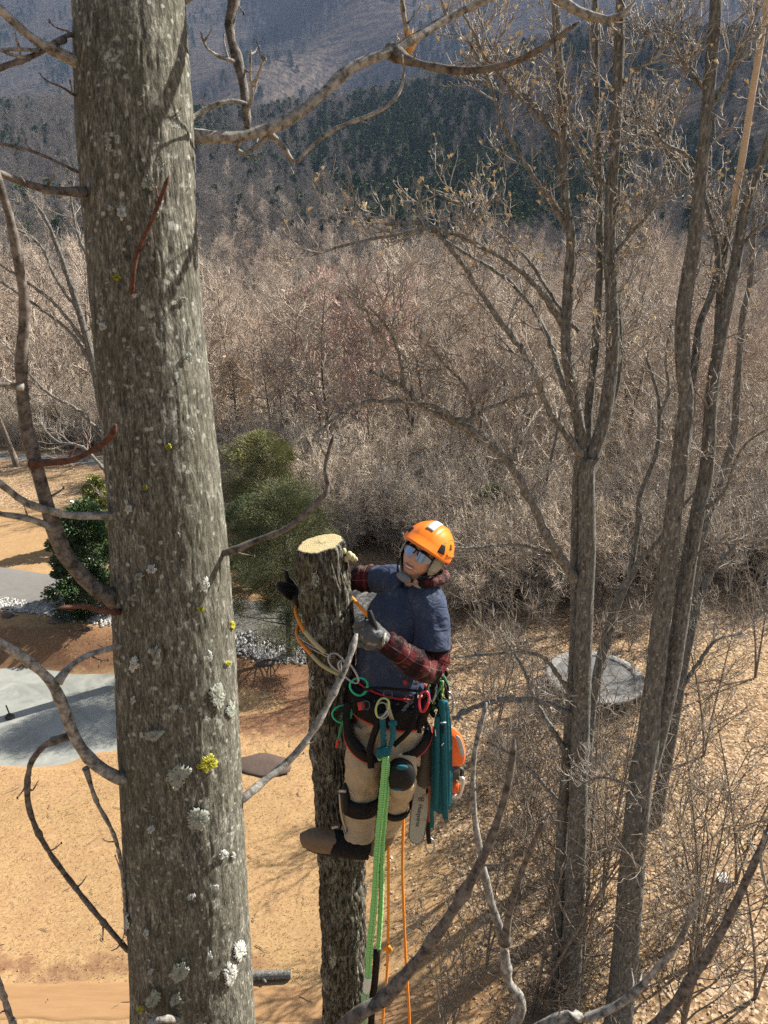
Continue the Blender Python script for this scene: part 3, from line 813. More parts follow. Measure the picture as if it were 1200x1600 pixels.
def nbranch(pts, Y0, Y1, w0, w1, mat=None, parent=None, name='branch', knots=True, n=None, jag=.35):
    """a branch drawn along pts; its width is given in photo pixels at either end"""
    q = PL(pts, Y0, Y1); m = len(q)
    if n is None: n = max(12, int(np.linalg.norm(np.diff(q, axis=0), axis=1).sum() / (np.mean([w0, w1]) / FP * Y0) * .9))
    n = min(n, 220)
    depth = np.array([np.dot(p - np.array([0, 0, CAMZ]), CF) for p in q])
    rad = .82 * np.linspace(w0, w1, m) / 2 / FP * depth
    c = catmull(np.concatenate([q, rad[:, None]], 1), n)
    rr = np.random.default_rng(abs(hash((round(pts[0][0]), round(pts[0][1])))) % 9999)
    rad = c[:, 3] * (1 + .10 * np.sin(np.arange(n) * 1.1 + rr.uniform(0, 6)) * rr.uniform(.3, 1, n) + .06 * rr.normal(0, 1, n))
    if knots:
        for k in range(max(1, n // 14)): rad[rr.integers(1, n - 1)] *= 1.28
    wob = rr.normal(0, 1, (n, 3)) * c[:, 3:4] * .10 * jag
    rad[-1] *= .5
    rad = rad * (1 + .7 * np.exp(-np.arange(n) / max(1.5, n * .035)))
    mb_ = MB().tubes((c[:, :3] + wob)[None], rad[None], 10, True)
    sp, sr_ = grow((c[:, :3])[None], rad[None], max(2, n // 9), .12, 1.0, .85, .045 * depth.mean() / 1.4, .12, 5, int(abs(pts[0][0]) + abs(pts[-1][1])) % 997, .22, .30, .0008, .2, rmin=.0013)
    mb_.tubes(sp, np.minimum(sr_, .0028), 5)
    for b_ in sp[::2, -1]: mb_.ball(b_, [.0022, .0022, .004], nu=6, nv=5)
    return q, mb_
def NB(pts, Y0, Y1, w0, w1, mat=M_branch, subs=(), parent=near, name='branch'):
    q, mb = nbranch(pts, Y0, Y1, w0, w1)
    o = mb.build(name, mat, parent)
    for s in subs: NB2(o, *s)
    return o
def NB2(par, pts, Y0, Y1, w0, w1, mat=M_branch, name='twig'):
    _, mb = nbranch(pts, Y0, Y1, w0, w1); return mb.build(name, mat, par)
big = NB([(262, 214, 1.60), (300, 213), (370, 212), (440, 193), (500, 150), (550, 105), (610, 80), (655, 55), (700, 28), (775, -10), (860, -60)], 1.58, 1.95, 25, 13, M_branch, [
    ([(372, -60), (366, 0), (358, 45), (370, 90), (380, 130), (384, 165), (388, 208)], 1.72, 1.66, 20, 17, M_brownbr),
    ([(366, 96), (340, 87), (322, 73), (314, 50)], 1.68, 1.62, 6, 4), ([(384, 175), (394, 150), (391, 118), (392, 76)], 1.66, 1.6, 7, 4),
    ([(396, 133), (407, 108), (412, 84)], 1.63, 1.58, 6, 4), ([(384, 200), (375, 222), (370, 232), (382, 240), (405, 225), (425, 205)], 1.66, 1.7, 6, 8),
    ([(290, 186), (305, 182), (330, 166), (360, 158), (386, 161)], 1.6, 1.66, 11, 7), ([(418, 207), (440, 226), (460, 253), (482, 233), (520, 203), (565, 185), (602, 168), (626, 140), (632, 104)], 1.7, 1.78, 9, 6),
    ([(608, 78), (640, 95), (690, 107), (740, 110), (800, 98), (850, 73), (906, 33)], 1.82, 1.62, 17, 10, M_brownbr), ([(640, 66), (632, 30), (626, -20)], 1.86, 1.8, 10, 8), ([(700, 33), (692, 8), (684, -20)], 1.88, 1.84, 6, 5)])
NB([(250, 10, 1.66), (500, -110, 1.75), (760, -50), (868, -4), (905, 18), (948, 31), (978, 20), (992, 2)], 1.7, 1.65, 24, 11, M_branch)
NB([(205, 462, 1.47), (207, 440), (214, 395), (234, 352), (250, 312), (264, 275)], 1.42, 1.38, 9, 8, M_redtwig)
NB([(150, 112, 1.58), (115, 94), (82, 78), (50, 60), (0, 15), (-60, -30)], 1.57, 1.45, 20, 15, M_branch, [([(100, 62), (85, 68), (50, 88), (0, 106), (-50, 130)], 1.55, 1.45, 9, 11, M_brownbr), ([(60, 79), (20, 77), (-30, 79)], 1.5, 1.45, 6, 5), ([(46, 92), (20, 86), (-20, 70)], 1.5, 1.45, 6, 5)])
NB([(150, 70, 1.6), (113, 54), (85, 68)], 1.58, 1.54, 11, 8, M_brownbr)
NB([(150, 170, 1.58), (118, 150), (98, 137), (82, 130)], 1.56, 1.5, 6, 4, M_brownbr)
NB([(140, 272, 1.57), (120, 268), (60, 240), (0, 224), (-50, 210)], 1.55, 1.5, 6, 6, M_brownbr)
NB([(150, 297, 1.56), (125, 300), (90, 298), (50, 290), (0, 271), (-50, 255)], 1.52, 1.35, 17, 13, M_brownbr)
NB([(215, 945, 1.48), (165, 930), (120, 890), (90, 840), (60, 740), (40, 660), (33, 580), (38, 480), (30, 420), (18, 350), (0, 290), (-30, 200)], 1.42, 1.3, 34, 12, M_brownbr, [
    ([(50, 726), (80, 722), (115, 718), (150, 700), (172, 683), (181, 664)], 1.35, 1.28, 13, 11, M_redtwig), ([(36, 605), (10, 602), (-40, 596)], 1.33, 1.3, 11, 10)])
NB([(200, 808, 1.47), (170, 806), (120, 806), (85, 800), (40, 785), (0, 756), (-50, 725)], 1.45, 1.3, 14, 14, M_branch, [([(86, 826), (50, 812), (0, 803), (-50, 800)], 1.38, 1.32, 11, 11, M_branch)])
NB([(200, 955, 1.46), (170, 956), (130, 947), (92, 950)], 1.38, 1.28, 13, 9, M_redtwig)
NB([(230, 1222, 1.43), (188, 1216), (150, 1195), (120, 1158), (97, 1100), (76, 1061), (40, 1030), (0, 1004), (-50, 975)], 1.38, 1.25, 25, 16, M_branch, [
    ([(90, 1066), (110, 1041), (142, 1022), (185, 1010), (215, 1003)], 1.30, 1.42, 12, 9), ([(134, 1200), (150, 1250), (180, 1310), (193, 1380), (197, 1462)], 1.36, 1.36, 8, 7),
    ([(108, 1150), (70, 1165), (46, 1200), (45, 1260), (70, 1320), (120, 1390), (165, 1445), (204, 1490)], 1.33, 1.38, 12, 9, M_brownbr)])
NB([(120, 1760, 1.35), (60, 1690), (20, 1600), (0, 1538), (-20, 1480)], 1.3, 1.25, 12, 10, M_branch)
NB([(330, 868, 1.5), (358, 862), (400, 845), (450, 825), (490, 790), (512, 765), (508, 735), (514, 705), (522, 678)], 1.46, 1.5, 14, 7, M_brownbr)
NB([(350, 1262, 1.46), (378, 1248), (410, 1222), (450, 1190), (490, 1140), (520, 1085), (545, 1030), (557, 990)], 1.42, 1.7, 17, 11, M_branch)
NB([(310, 1870, 1.41), (390, 1760, 1.1), (540, 1602), (600, 1560), (660, 1490), (710, 1420), (750, 1350), (775, 1290), (795, 1220), (804, 1155)], 1.0, 1.02, 34, 11, M_brownbr)
NB([(320, 1890, 1.41), (600, 1800, 1.4), (800, 1605), (793, 1530), (785, 1470), (765, 1400), (750, 1330), (740, 1260), (741, 1180), (760, 1098)], 1.35, 1.5, 24, 8, M_branch, [
    ([(788, 1472), (800, 1410), (820, 1350), (849, 1284)], 1.4, 1.35, 15, 9, M_brownbr)])
NB([(325, 1895, 1.41), (600, 1760, 1.25), (850, 1602), (920, 1590), (980, 1560), (1030, 1510), (1062, 1468), (1098, 1388)], 1.2, 1.2, 26, 8, M_branch)
NB([(330, 1898, 1.41), (800, 1760, 1.3), (1015, 1608), (1080, 1530), (1130, 1450), (1178, 1350), (1205, 1285), (1215, 1230)], 1.25, 1.3, 26, 9, M_brownbr, [([(1197, 1300), (1189, 1335), (1194, 1375), (1207, 1405)], 1.28, 1.28, 7, 5, M_branch)])
NB([(300, 1600, 1.33), (262, 1592), (232, 1600), (200, 1640)], 1.26, 1.24, 15, 11, M_branch)
# seed cone on the big branch
cone = MB()
c0 = P(640, 66, 1.84)
for ring_, (nn, tilt, ln) in enumerate([(9, .55, .042), (7, .35, .046), (5, .15, .05)]):
    for k in range(nn):
        a = k * 6.283 / nn + ring_
        d = np.array([math.cos(a) * math.sin(tilt), math.sin(a) * math.sin(tilt), math.cos(tilt)])
        s = unit(np.cross(d, [math.cos(a), math.sin(a), 0])) * .0042
        b_ = c0 + np.array([0, 0, -.03]) + d * .008
        cone.add([b_ - s, b_ + s, b_ + s * .9 + d * ln * .7, b_ + d * ln + d * 0, b_ - s * .9 + d * ln * .7], [np.array([[0, 1, 2, 3, 4]])])
M_cone = plain('dry_seed_cone', (.60, .36, .15), .7, .3, var=.45, scale=90)
M_pod = plain('tan_seed_pod', (.80, .58, .38), .75, .3, var=.5, scale=7)
cone.build('seed_cone', M_cone, near, smooth=False)
# limbs of the near tree above the picture
hi_l = np.array([tc[0], (tc[0] + e0) / 2, e0])[None]
c1, r1 = grow(catmull(hi_l[0], 12)[None], np.linspace(.08, .03, 12)[None], 9, .25, 1, .8, 1.6, .1, 7, 61, .12, .5, .006)
k_ = c1[:, -1, 1] > c1[:, 0, 1] - .1
mb = MB().tubes(c1[k_], r1[k_], 6); c2, r2 = grow(c1[k_], r1[k_], 6, .2, 1, .7, .5, .1, 5, 62, .15, .6, .003); mb.tubes(c2, r2, 4)
mb.build('upper_limbs', M_branch, near)

# ------------------------------------------------------------------ the topped trunk
SY = [850, 950, 1100, 1250, 1400, 1600, 1900]
SCX = [500, 511, 521, 530, 536, 538, 541]
SW = [80, 84, 83, 79, 76, 72, 68]
SYY = 3.1
sc_, sr = [], []
for y_, cx_, w_ in zip(SY, SCX, SW):
    p = P(cx_, y_, SYY); sc_.append(p); sr.append(w_ / 2 / FP * (SYY / ray(cx_, y_)[1]) * .97)
sc_ = np.array(sc_); sr = np.array(sr)
sb = np.array([sc_[-1][0] + .15, SYY + .1, float(H(sc_[-1][0], SYY)) - .3])
stump = thing('topped_tree', (sb[0], sb[1], sb[2] + .3), 'tall trunk with its top sawn off flat, which the climber is tied to', 'tree')
mbs, cs, Rs = bark_tube(sc_[::-1], sr[::-1] * .985, 620, 260, furrow_deep, 1.35)
top = sc_[0]
# saw the top at a slant
V = mbs.v[0]; ncut = (V[:, 2] > top[2] - .08)
slant = lambda X: (X - top[0]) * math.tan(math.radians(11))
V[ncut, 2] += slant(V[ncut, 0]) * smooth(V[ncut, 2], top[2] - .08, top[2])
lo, _, _ = bark_tube(np.array([sb, sb * .5 + sc_[-1] * .5, sc_[-1] + np.array([0, 0, .01])]), [.30, .24, sr[-1]], 300, 60, furrow_deep)
ringtop = mbs.v[0][-260:].copy(); ringtop = sum(np.roll(ringtop, k_, 0) for k_ in range(-4, 5)) / 9
mbs.v += lo.v; mbs.f += [f + mbs.n for f in lo.f]; mbs.mi += lo.mi; mbs.uv += lo.uv; mbs.n += lo.n
stump_trunk = mbs.build('trunk', M_deep, stump)
cm = ringtop.mean(0); cf = MB(); nr = 16; VV = []
for j in range(nr):
    t = j / (nr - 1)
    for k in range(260):
        p = cm * (1 - t) + ringtop[k] * t
        VV.append(p + np.array([0, 0, .004 + .0006 * math.sin(p[1] * 260 + 3 * math.sin(p[0] * 60)) + .0004 * rng.normal() - (.004 if t > .97 else 0)]))
f = np.array([[j * 260 + k, (j + 1) * 260 + k, (j + 1) * 260 + (k + 1) % 260, j * 260 + (k + 1) % 260] for j in range(nr - 1) for k in range(260)])
cf.add(np.array(VV), [f]); cf.mi = [np.concatenate([np.zeros(260 * 14, int), np.ones(260, int)])]
n_ = NT('fresh_cut_wood'); tcn = n_.n('ShaderNodeTexCoord')
cfo = n_.n('ShaderNodeMapping'); 
n_.l(tcn.outputs['Object'], cfo.inputs[0]); cfo.inputs['Location'].default_value = tuple(-(cm - np.array(WORLD_AT[stump.name])))
wv_ = n_.n('ShaderNodeTexWave', wave_type='RINGS', rings_direction='Z', ins={'Scale': 34.0, 'Distortion': 2.5, 'Detail': 3.0, 'Detail Scale': 3.0, 'Vector': cfo.outputs[0]})
c_ = n_.mix(n_.math('MULTIPLY', wv_.outputs['Fac'], .8), (.56, .48, .27), (.30, .20, .08))
c_ = n_.mix(n_.ramp(n_.noise(cfo.outputs[0], 28, 5, .7), [(.5, (0, 0, 0)), (.75, (.7, .7, .7))]), c_, (.62, .56, .36))
n_.bump(n_.noise(cfo.outputs[0], 160, 3, .7), .6, .003)
cf.build('cut_face', [n_.fin(c_, .8, .2), M_deep], stump)
# torn hinge wood and a knot on the lit edge
kn = MB()
for (a_, b_, s_) in [(541, 873, .012), (546, 868, .016), (551, 871, .014), (556, 874, .009), (537, 861, .012)]:
    kn.ball(P(a_, b_, 3.08), [s_, s_, s_ * 1.3], nu=10, nv=7)
kn.build('knot', plain('splintered_wood', (.55, .48, .28), .85, .2, var=.5, scale=160, bump=.8), stump_trunk)
def slichen(px, py, wpx, hpx, seed, mat):
    r = np.random.default_rng(seed); V = []; nr, na = 6, 26
    ph = r.uniform(0, 6.28, 5); am = r.uniform(.02, .08, 5)
    for j in range(nr):
        for k in range(na):
            a = k * 6.2832 / na; rad = (1 + sum(am[q] * math.sin((q + 2) * a + ph[q]) for q in range(5))) * (j / (nr - 1)) ** .8
            x_, y_ = px + math.cos(a) * rad * wpx / 2, py + math.sin(a) * rad * hpx / 2
            cx_ = np.interp(y_, SY, SCX); hw = np.interp(y_, SY, SW) / 2
            u = max(-.95, min(.95, (x_ - cx_) / hw)); R = hw / FP * (SYY / ray(cx_, y_)[1]); cph = math.sqrt(1 - u * u)
            p = P(x_, y_, SYY - R * cph)
            V.append(p + np.array([u, -cph, 0]) * (.001 + .002 * (1 - (j / (nr - 1)) ** 5) * (1 + .4 * r.normal())))
    f = np.array([[j * na + k, j * na + (k + 1) % na, (j + 1) * na + (k + 1) % na, (j + 1) * na + k] for j in range(nr - 1) for k in range(na) if r.uniform() > .2 + .1 * j])
    MB().add(np.array(V), [f]).build('lichen', mat, stump_trunk)
for i, q in enumerate([(493, 905, 13, 26), (506, 975, 6, 9), (487, 1062, 9, 30), (515, 1215, 10, 14), (520, 1500, 12, 26)]):
    slichen(*q, 900 + i, M_lichg)

# ------------------------------------------------------------------ the two clumps of tall trees at the right
podv = []
for k in range(6):
    a = k * math.pi / 3; d = np.array([math.cos(a) * .45, math.sin(a) * .45, .9]); s = np.array([-math.sin(a), math.cos(a), 0]) * .22
    podv += [d * .05, d * .7 - s, d * 1.0, d * .7 + s]
podv = np.array(podv); podf = np.arange(24).reshape(6, 4)
def pods(ends, parent, seed, n_ind=60, size=.055, prob=.3):
    r = np.random.default_rng(seed); e = ends[r.uniform(0, 1, len(ends)) < prob]
    if not len(e): return
    r.shuffle(e)
    o0 = np.array(WORLD_AT[parent.name])
    pm_ = MB().add(podv * size, [podf]).mesh('seed_pod', M_pod, False)
    for p in e[:n_ind]:
        o = bpy.data.objects.new('seed_pod', pm_); COL.objects.link(o); o.parent = parent
        o.location = tuple(p - o0); o.rotation_euler = (r.normal(0, .5), r.normal(0, .5), r.uniform(0, 6)); s = r.uniform(.7, 1.4); o.scale = (s, s, s)
    rest = e[n_ind:]
    if len(rest):
        sz = size * r.uniform(.7, 1.4, len(rest))
        sh = np.array([[1, 0, 0], [0, 1, 0], [0, 0, 0]])
        v = podv[None] * sz[:, None, None]; ang = r.uniform(0, 6.28, len(rest)); ca, sa = np.cos(ang)[:, None], np.sin(ang)[:, None]
        tx, ty = r.normal(0, .5, (2, len(rest), 1))
        x = v[..., 0] * ca - v[..., 1] * sa + v[..., 2] * tx; y = v[..., 0] * sa + v[..., 1] * ca + v[..., 2] * ty
        v = np.stack([x, y, v[..., 2]], -1) + rest[:, None]
        f = (podf[None] + np.arange(len(rest))[:, None, None] * 24).reshape(-1, 4)
        tag(MB().add(v.reshape(-1, 3), [f]).build('seed_pods', M_pod, parent, smooth=False), kind='stuff')
def hero(name, loc, label, stems, limbs, seed, twl=1.0, podp=.12, bark=M_mid, dens=1.0, podsize=.05, trunk_y=None):
    """stems and limbs: (pts, Y0, Y1, w0, w1); twigs grow along both"""
    t = thing(name, loc, label, 'tree')
    curves, crad = [], []
    for i, (pts, Y0, Y1, w0, w1) in enumerate(stems):
        q = PL(pts, Y0, Y1); dep = np.array([np.dot(p - np.array([0, 0, CAMZ]), CF) for p in q])
        rad = (np.array(w0, float) if isinstance(w0, list) else np.linspace(w0, w1, len(q))) / 2 / FP * dep * .93
        L = np.linalg.norm(np.diff(q, axis=0), axis=1).sum()
        b_, c, R = bark_tube(q, rad, int(min(500, max(40, L * 22))), 48, furrow_soft, min(1.0, rad.mean() / .16))
        b_.build('trunk' if i == 0 else 'stem', bark, t)
        curves.append(catmull(q, 24)); crad.append(np.interp(np.linspace(0, 1, 24), np.linspace(0, 1, len(rad)), rad))
    for (pts, Y0, Y1, w0, w1) in limbs:
        q = PL(pts, Y0, Y1); dep = np.array([np.dot(p - np.array([0, 0, CAMZ]), CF) for p in q])
        rad = np.linspace(w0, w1, len(q)) / 2 / FP * dep
        n = 40; c = catmull(np.concatenate([q, rad[:, None]], 1), n)
        MB().tubes((c[:, :3] + rng.normal(0, 1, (n, 3)) * c[:, 3:4] * .22)[None], (c[:, 3] * (1 + .12 * rng.normal(0, 1, n)))[None], 8).build('limb', M_midt, t)
        curves.append(catmull(q, 24)); crad.append(np.interp(np.linspace(0, 1, 24), np.linspace(0, 1, len(rad)), rad))
    return t, curves, crad
def twigs(t, curves, crad, t0, n1, L1, seed, podp, L2=.55, L3=.28, n2=5, n3=3, up=.16, name='twigs', nind=60, mat=M_twig, psize=.05, zpod=-99):
    pc = np.array(curves); pr_ = np.array(crad); mb = MB()
    a1, b1 = grow(pc, pr_, n1, t0, 1.0, .95, L1, up, 7, seed, .17, .4, .004, .3)
    b1 = np.minimum(b1, .013); mb.tubes(a1, b1, 5)
    a2, b2 = grow(a1, b1, n2, .2, 1.0, .8, L2, up, 5, seed + 1, .2, .6, .003, .3); mb.tubes(a2, b2, 4)
    a3, b3 = grow(a2, b2, n3, .2, 1.0, .8, L3, up * 1.3, 4, seed + 2, .22, .6, .0028, .2); mb.tubes(a3, b3, 3)
    mb.build(name, mat, t)
    e = np.concatenate([a2[:, -1], a3[:, -1]])
    if podp: pods(e[e[:, 2] > zpod], t, seed + 3, nind, psize, podp)
YA = 13.4
bA = G(872, 1585, 0.0)
A_stems = [
    ([(888, 1600, YA), (895, 1450), (902, 1300), (910, 1050), (917, 870), (918, 740), (926, 715)], YA, YA - .1, 36, 25),
    ([(868, 1590, YA + .25), (878, 1300), (896, 1050), (900, 850), (903, 760), (907, 700)], YA + .3, YA + .1, 20, 17),
    ([(908, 735), (907, 680), (895, 610), (885, 550), (887, 450), (892, 375), (882, 300), (877, 150), (870, 50), (864, -30)], YA, YA - .3, 21, 13),
    ([(922, 735), (928, 705), (945, 650), (957, 550), (955, 450), (952, 400), (955, 300), (962, 200), (967, 75), (970, 0), (972, -60)], YA, YA - .2, 24, 17),
    ([(918, 700), (920, 640), (928, 560), (936, 450), (937, 400), (935, 250), (932, 150), (930, 0), (929, -50)], YA + .4, YA + .4, 15, 10),
    ([(950, 640), (962, 610), (969, 560), (968, 500), (960, 400), (968, 280)], YA + .3, YA + .8, 12, 6)]
A_limbs = [
    ([(909, 725), (895, 690), (865, 655), (842, 600), (820, 552), (780, 500), (745, 448), (712, 400), (668, 352), (600, 350)], YA, YA - 1.6, 13, 5),
    ([(882, 515), (868, 490), (850, 462), (820, 430), (775, 398), (720, 370), (685, 357), (640, 362), (560, 378), (485, 400)], YA, YA - 2.2, 12, 3),
    ([(905, 655), (877, 590), (857, 530), (832, 480), (790, 435), (735, 400), (690, 372)], YA + .2, YA + 1.5, 11, 4),
    ([(898, 905), (880, 878), (858, 845), (825, 775), (790, 718), (745, 680), (700, 655), (655, 630), (622, 600), (580, 580)], YA, YA - 1.8, 17, 6),
    ([(737, 672), (712, 660), (690, 640), (640, 628), (600, 627), (560, 630), (522, 655), (488, 682)], YA - 1.1, YA - 2.0, 10, 3),
    ([(700, 655), (737, 655), (757, 640), (785, 630), (812, 620), (845, 614)], YA - 1.2, YA - 1.6, 9, 4),
    ([(630, 602), (627, 570), (615, 530), (600, 505), (575, 478)], YA - 1.6, YA - 2.2, 7, 3), ([(737, 660), (738, 630), (725, 600), (700, 575), (672, 540)], YA - 1.1, YA - 1.7, 7, 3),
    ([(892, 1118), (865, 1104), (837, 1095), (796, 1092), (754, 1101), (706, 1122)], YA, YA - 1.3, 10, 8),
    ([(888, 1080), (868, 1050), (850, 1028), (821, 1019), (770, 1022), (712, 1027)], YA, YA - 1.0, 8, 3), ([(898, 895), (872, 872), (835, 858), (796, 850), (745, 856), (700, 855)], YA, YA - .8, 6, 3),
    ([(890, 230), (862, 205), (835, 175), (800, 140), (775, 108), (758, 90), (742, 55), (722, 20)], YA - .2, YA - .9, 8, 4),
    ([(888, 360), (860, 200), (800, 130), (760, 60), (745, 0)], YA - .1, YA + .8, 6, 3),
    ([(965, 150), (985, 115), (1015, 95), (1040, 60), (1060, 25)], YA, YA - .6, 7, 3),
    ([(955, 300), (930, 270), (905, 230), (892, 180), (885, 120)], YA - .1, YA - .6, 6, 3), ([(957, 400), (990, 360), (1015, 330), (1030, 280)], YA, YA - .7, 6, 3),
    ([(882, 1170), (850, 1120), (830, 1080), (815, 1040), (790, 1000)], YA + .1, YA + .6, 9, 4), ([(878, 1260), (840, 1215), (800, 1180), (762, 1160)], YA, YA - .8, 7, 3),
    ([(905, 520), (870, 475), (835, 420), (800, 380), (735, 330), (680, 300)], YA + .3, YA + .9, 7, 3)]
# the first entry puts the slanting limb seen against the dark hill
A_limbs.append(([(892, 370, YA - .2), (868, 325), (840, 285), (812, 240), (785, 195), (775, 160), (762, 120), (750, 95), (728, 60)], YA - .2, YA - .5, 9, 4))
tA, cA, rA = hero('tulip_tree', bA, 'tall bare tree of several speckled stems forking above the climber', A_stems, A_limbs, 41)
twigs(tA, cA[2:6], rA[2:6], .15, 13, 1.05, 71, .24, nind=50, zpod=15.5, psize=.062)
twigs(tA, cA[6:9] + cA[17:18] + cA[18:19] + cA[24:], rA[6:9] + rA[17:18] + rA[18:19] + rA[24:], .30, 9, 1.1, 81, .26, nind=45, name='limb_twigs', zpod=15.5, psize=.062)
twigs(tA, cA[9:17], rA[9:17], .25, 9, .8, 91, .03, name='low_twigs', nind=5)
twigs(tA, cA[19:24], rA[19:24], .2, 8, .8, 95, .12, name='side_twigs', nind=20, zpod=15.5)
YB = 12.9
bB = P(962, 1660, YB); bB[2] = 0
B_stems = [
    ([(955, 1700, YB), (966, 1598), (978, 1475), (989, 1337), (1001, 1220), (1012, 1160), (1028, 1090)], YB, YB, [48, 46, 44, 42, 40, 38, 14], 0),
    ([(1008, 1180), (1018, 1100), (1025, 1050), (1033, 967), (1044, 883), (1052, 800), (1065, 700), (1072, 620), (1067, 575), (1067, 500), (1077, 425), (1085, 375), (1095, 275), (1105, 175), (1115, 60), (1122, -40)], YB, YB - .3, 34, 19),
    ([(1016, 1195), (1032, 1133), (1050, 1050), (1063, 967), (1075, 883), (1088, 810), (1105, 725), (1111, 625), (1122, 550), (1137, 475), (1151, 400), (1165, 325), (1190, 250), (1215, 180)], YB + .1, YB + .3, 31, 15),
    ([(1073, 625), (1085, 570), (1093, 510), (1113, 455), (1122, 400), (1105, 325), (1082, 285), (1064, 257)], YB, YB + .8, 15, 6),
    ([(1112, 640), (1120, 570), (1124, 480), (1131, 400), (1142, 345)], YB + .4, YB + .7, 14, 12)]
B_limbs = [([(1112, 165), (1128, 140), (1136, 122), (1155, 88), (1172, 45), (1190, 5)], YB - .2, YB - .5, 11, 6),
    ([(1097, 270), (1070, 240), (1040, 225), (1010, 190), (975, 180)], YB, YB - .7, 6, 3), ([(1150, 400), (1170, 370), (1195, 350), (1230, 340)], YB + .3, YB, 6, 3),
    ([(1064, 257), (1040, 235), (1015, 220), (990, 180)], YB + .8, YB + 1.2, 6, 3), ([(1000, 1240), (985, 1230), (940, 1215), (900, 1230)], YB, YB - .6, 5, 2),
    ([(1105, 150), (1085, 120), (1065, 95), (1050, 60), (1035, 30)], YB, YB - .6, 6, 3), ([(1075, 880), (1110, 850), (1150, 850), (1200, 835)], YB, YB - .8, 6, 3), ([(1095, 800), (1130, 770), (1160, 700), (1200, 670)], YB, YB - .8, 6, 3)]
tB, cB, rB = hero('tulip_tree', bB, 'tall bare tree at right, its speckled trunk forked low into two', B_stems, B_limbs, 43)
twigs(tB, cB[1:5], rB[1:5], .45, 8, 1.05, 171, .2, nind=40, zpod=15.5, psize=.062)
twigs(tB, cB[5:], rB[5:], .2, 9, .8, 181, .10, nind=20, name='limb_twigs', zpod=15.5)
# snapped, barkless top lodged in it
sn = thing('broken_limb', P(1140, 345, YB + .5), 'long barkless tan limb leaning in the fork of the right hand tree', 'branch')
mb, _, _ = bark_tube(PL([(1140, 345), (1150, 300), (1162, 235), (1175, 150), (1188, 70), (1204, -40)], YB + .6, YB - .2), np.array([.062, .058, .055, .05, .048, .045]), 120, 24, furrow_soft, .4)
mb.build('shaft', plain('bare_tan_wood', (.50, .395, .29), .8, .2, var=.3, scale=12, bump=.4), sn)
# leaning tree behind, and the tree beyond the right hand clump
def slim(name, loc, label, stems, limbs, seed, n1=10, L1=1.2):
    t, c, r_ = hero(name, loc, label, stems, limbs, seed)
    twigs(t, c, r_, .35, n1, L1, seed + 1, 0, L2=.6, L3=.3); return t
slim('leaning_tree', G(900, 1455), 'slim bare tree leaning right from behind the forking speckled tree', [
    ([(900, 1455), (908, 1300), (921, 1133), (933, 1058), (950, 987), (971, 925), (985, 900)], 16.1, 16.1, 20, 15), ([(984, 900), (997, 820), (1000, 775), (1025, 710), (1030, 660), (1027, 615), (1010, 560)], 16.1, 16.4, 10, 5),
    ([(980, 910), (1000, 875), (1025, 850), (1060, 800), (1085, 770)], 16.1, 15.5, 12, 5)], [([(1029, 650), (1045, 610), (1040, 560), (1050, 500)], 16.3, 16, 6, 3)], 210)
slim('slender_tree', G(1025, 1292), 'slender dark bare tree standing just beyond the right hand forked trunk', [
    ([(1022, 1292), (1040, 1196), (1058, 1092), (1071, 1017), (1087, 950), (1085, 900), (1100, 825), (1130, 740), (1147, 680), (1152, 610), (1160, 500), (1172, 440), (1180, 330)], 19.9, 20.2, 22, 8)],
     [([(1087, 960), (1110, 900), (1150, 850), (1190, 800)], 20, 20.5, 10, 4), ([(1062, 1080), (1095, 1030), (1120, 1000), (1160, 990)], 20, 19.5, 7, 3)], 220, 14, 1.6)
# the fan of branches seen left of the near trunk
ft = slim('fan_tree', G(200, 1010), 'bare tree fanning its branches out left of the big near trunk', [
    ([(205, 1040), (196, 900), (180, 760), (160, 640), (140, 545), (118, 470), (95, 400), (70, 340), (40, 300)], 30, 29.5, 22, 4)],
     [([(160, 640), (150, 520), (145, 430), (120, 360), (110, 300)], 30, 30.5, 8, 3), ([(150, 580), (110, 520), (60, 480), (0, 440)], 29.8, 29, 7, 3), ([(140, 545), (90, 480), (40, 440), (-20, 400)], 29.8, 28.6, 7, 3),
      ([(170, 690), (120, 640), (70, 610), (10, 540)], 30, 29, 7, 3), ([(125, 490), (90, 440), (60, 380), (10, 350)], 29.8, 29.5, 6, 3), ([(165, 660), (190, 560), (200, 470), (215, 400)], 30, 30, 8, 3), ([(178, 750), (130, 700), (90, 690), (60, 660)], 30, 30, 6, 3)], 230, 12, 2.0)

# ------------------------------------------------------------------ saplings and brush at the right
M_dark = twig_mat('dark_twig_bark', (.10, .08, .062), (.26, .215, .165), 5)
SAP = [(905, 1560, 9, 'behind the base of the forking speckled tree'), (830, 1600, 7.5, 'left of the base of the forking speckled tree'), (760, 1500, 5.5, 'below the hanging chainsaw'), (1090, 1500, 7, 'right of the right hand forked trunk'),
       (1150, 1380, 6.5, 'beside the small post box'), (940, 1420, 6.5, 'between the two big speckled trees'), (1180, 1560, 6, 'in the bottom right corner'), (820, 1330, 6, 'right of the hanging chainsaw'),
       (1100, 1180, 7.5, 'right of the trampoline beyond the forked trunk'), (770, 1180, 6.5, 'beyond the chainsaw, left of the trampoline'), (1180, 1060, 8, 'at the right edge level with the trampoline'),
       (690, 1010, 7, 'just beyond the shoulder of the climber'), (800, 980, 8, 'at the wood edge behind the trampoline'), (1000, 960, 8, 'at the wood edge straight beyond the trampoline'), (700, 1640, 5.5, 'below the orange ropes'),
       (1060, 1640, 7, 'low in front of the right hand trunk'), (740, 930, 9, 'behind the helmet of the climber'), (860, 1450, 7, 'close left of the forking tree, thin and dark')]
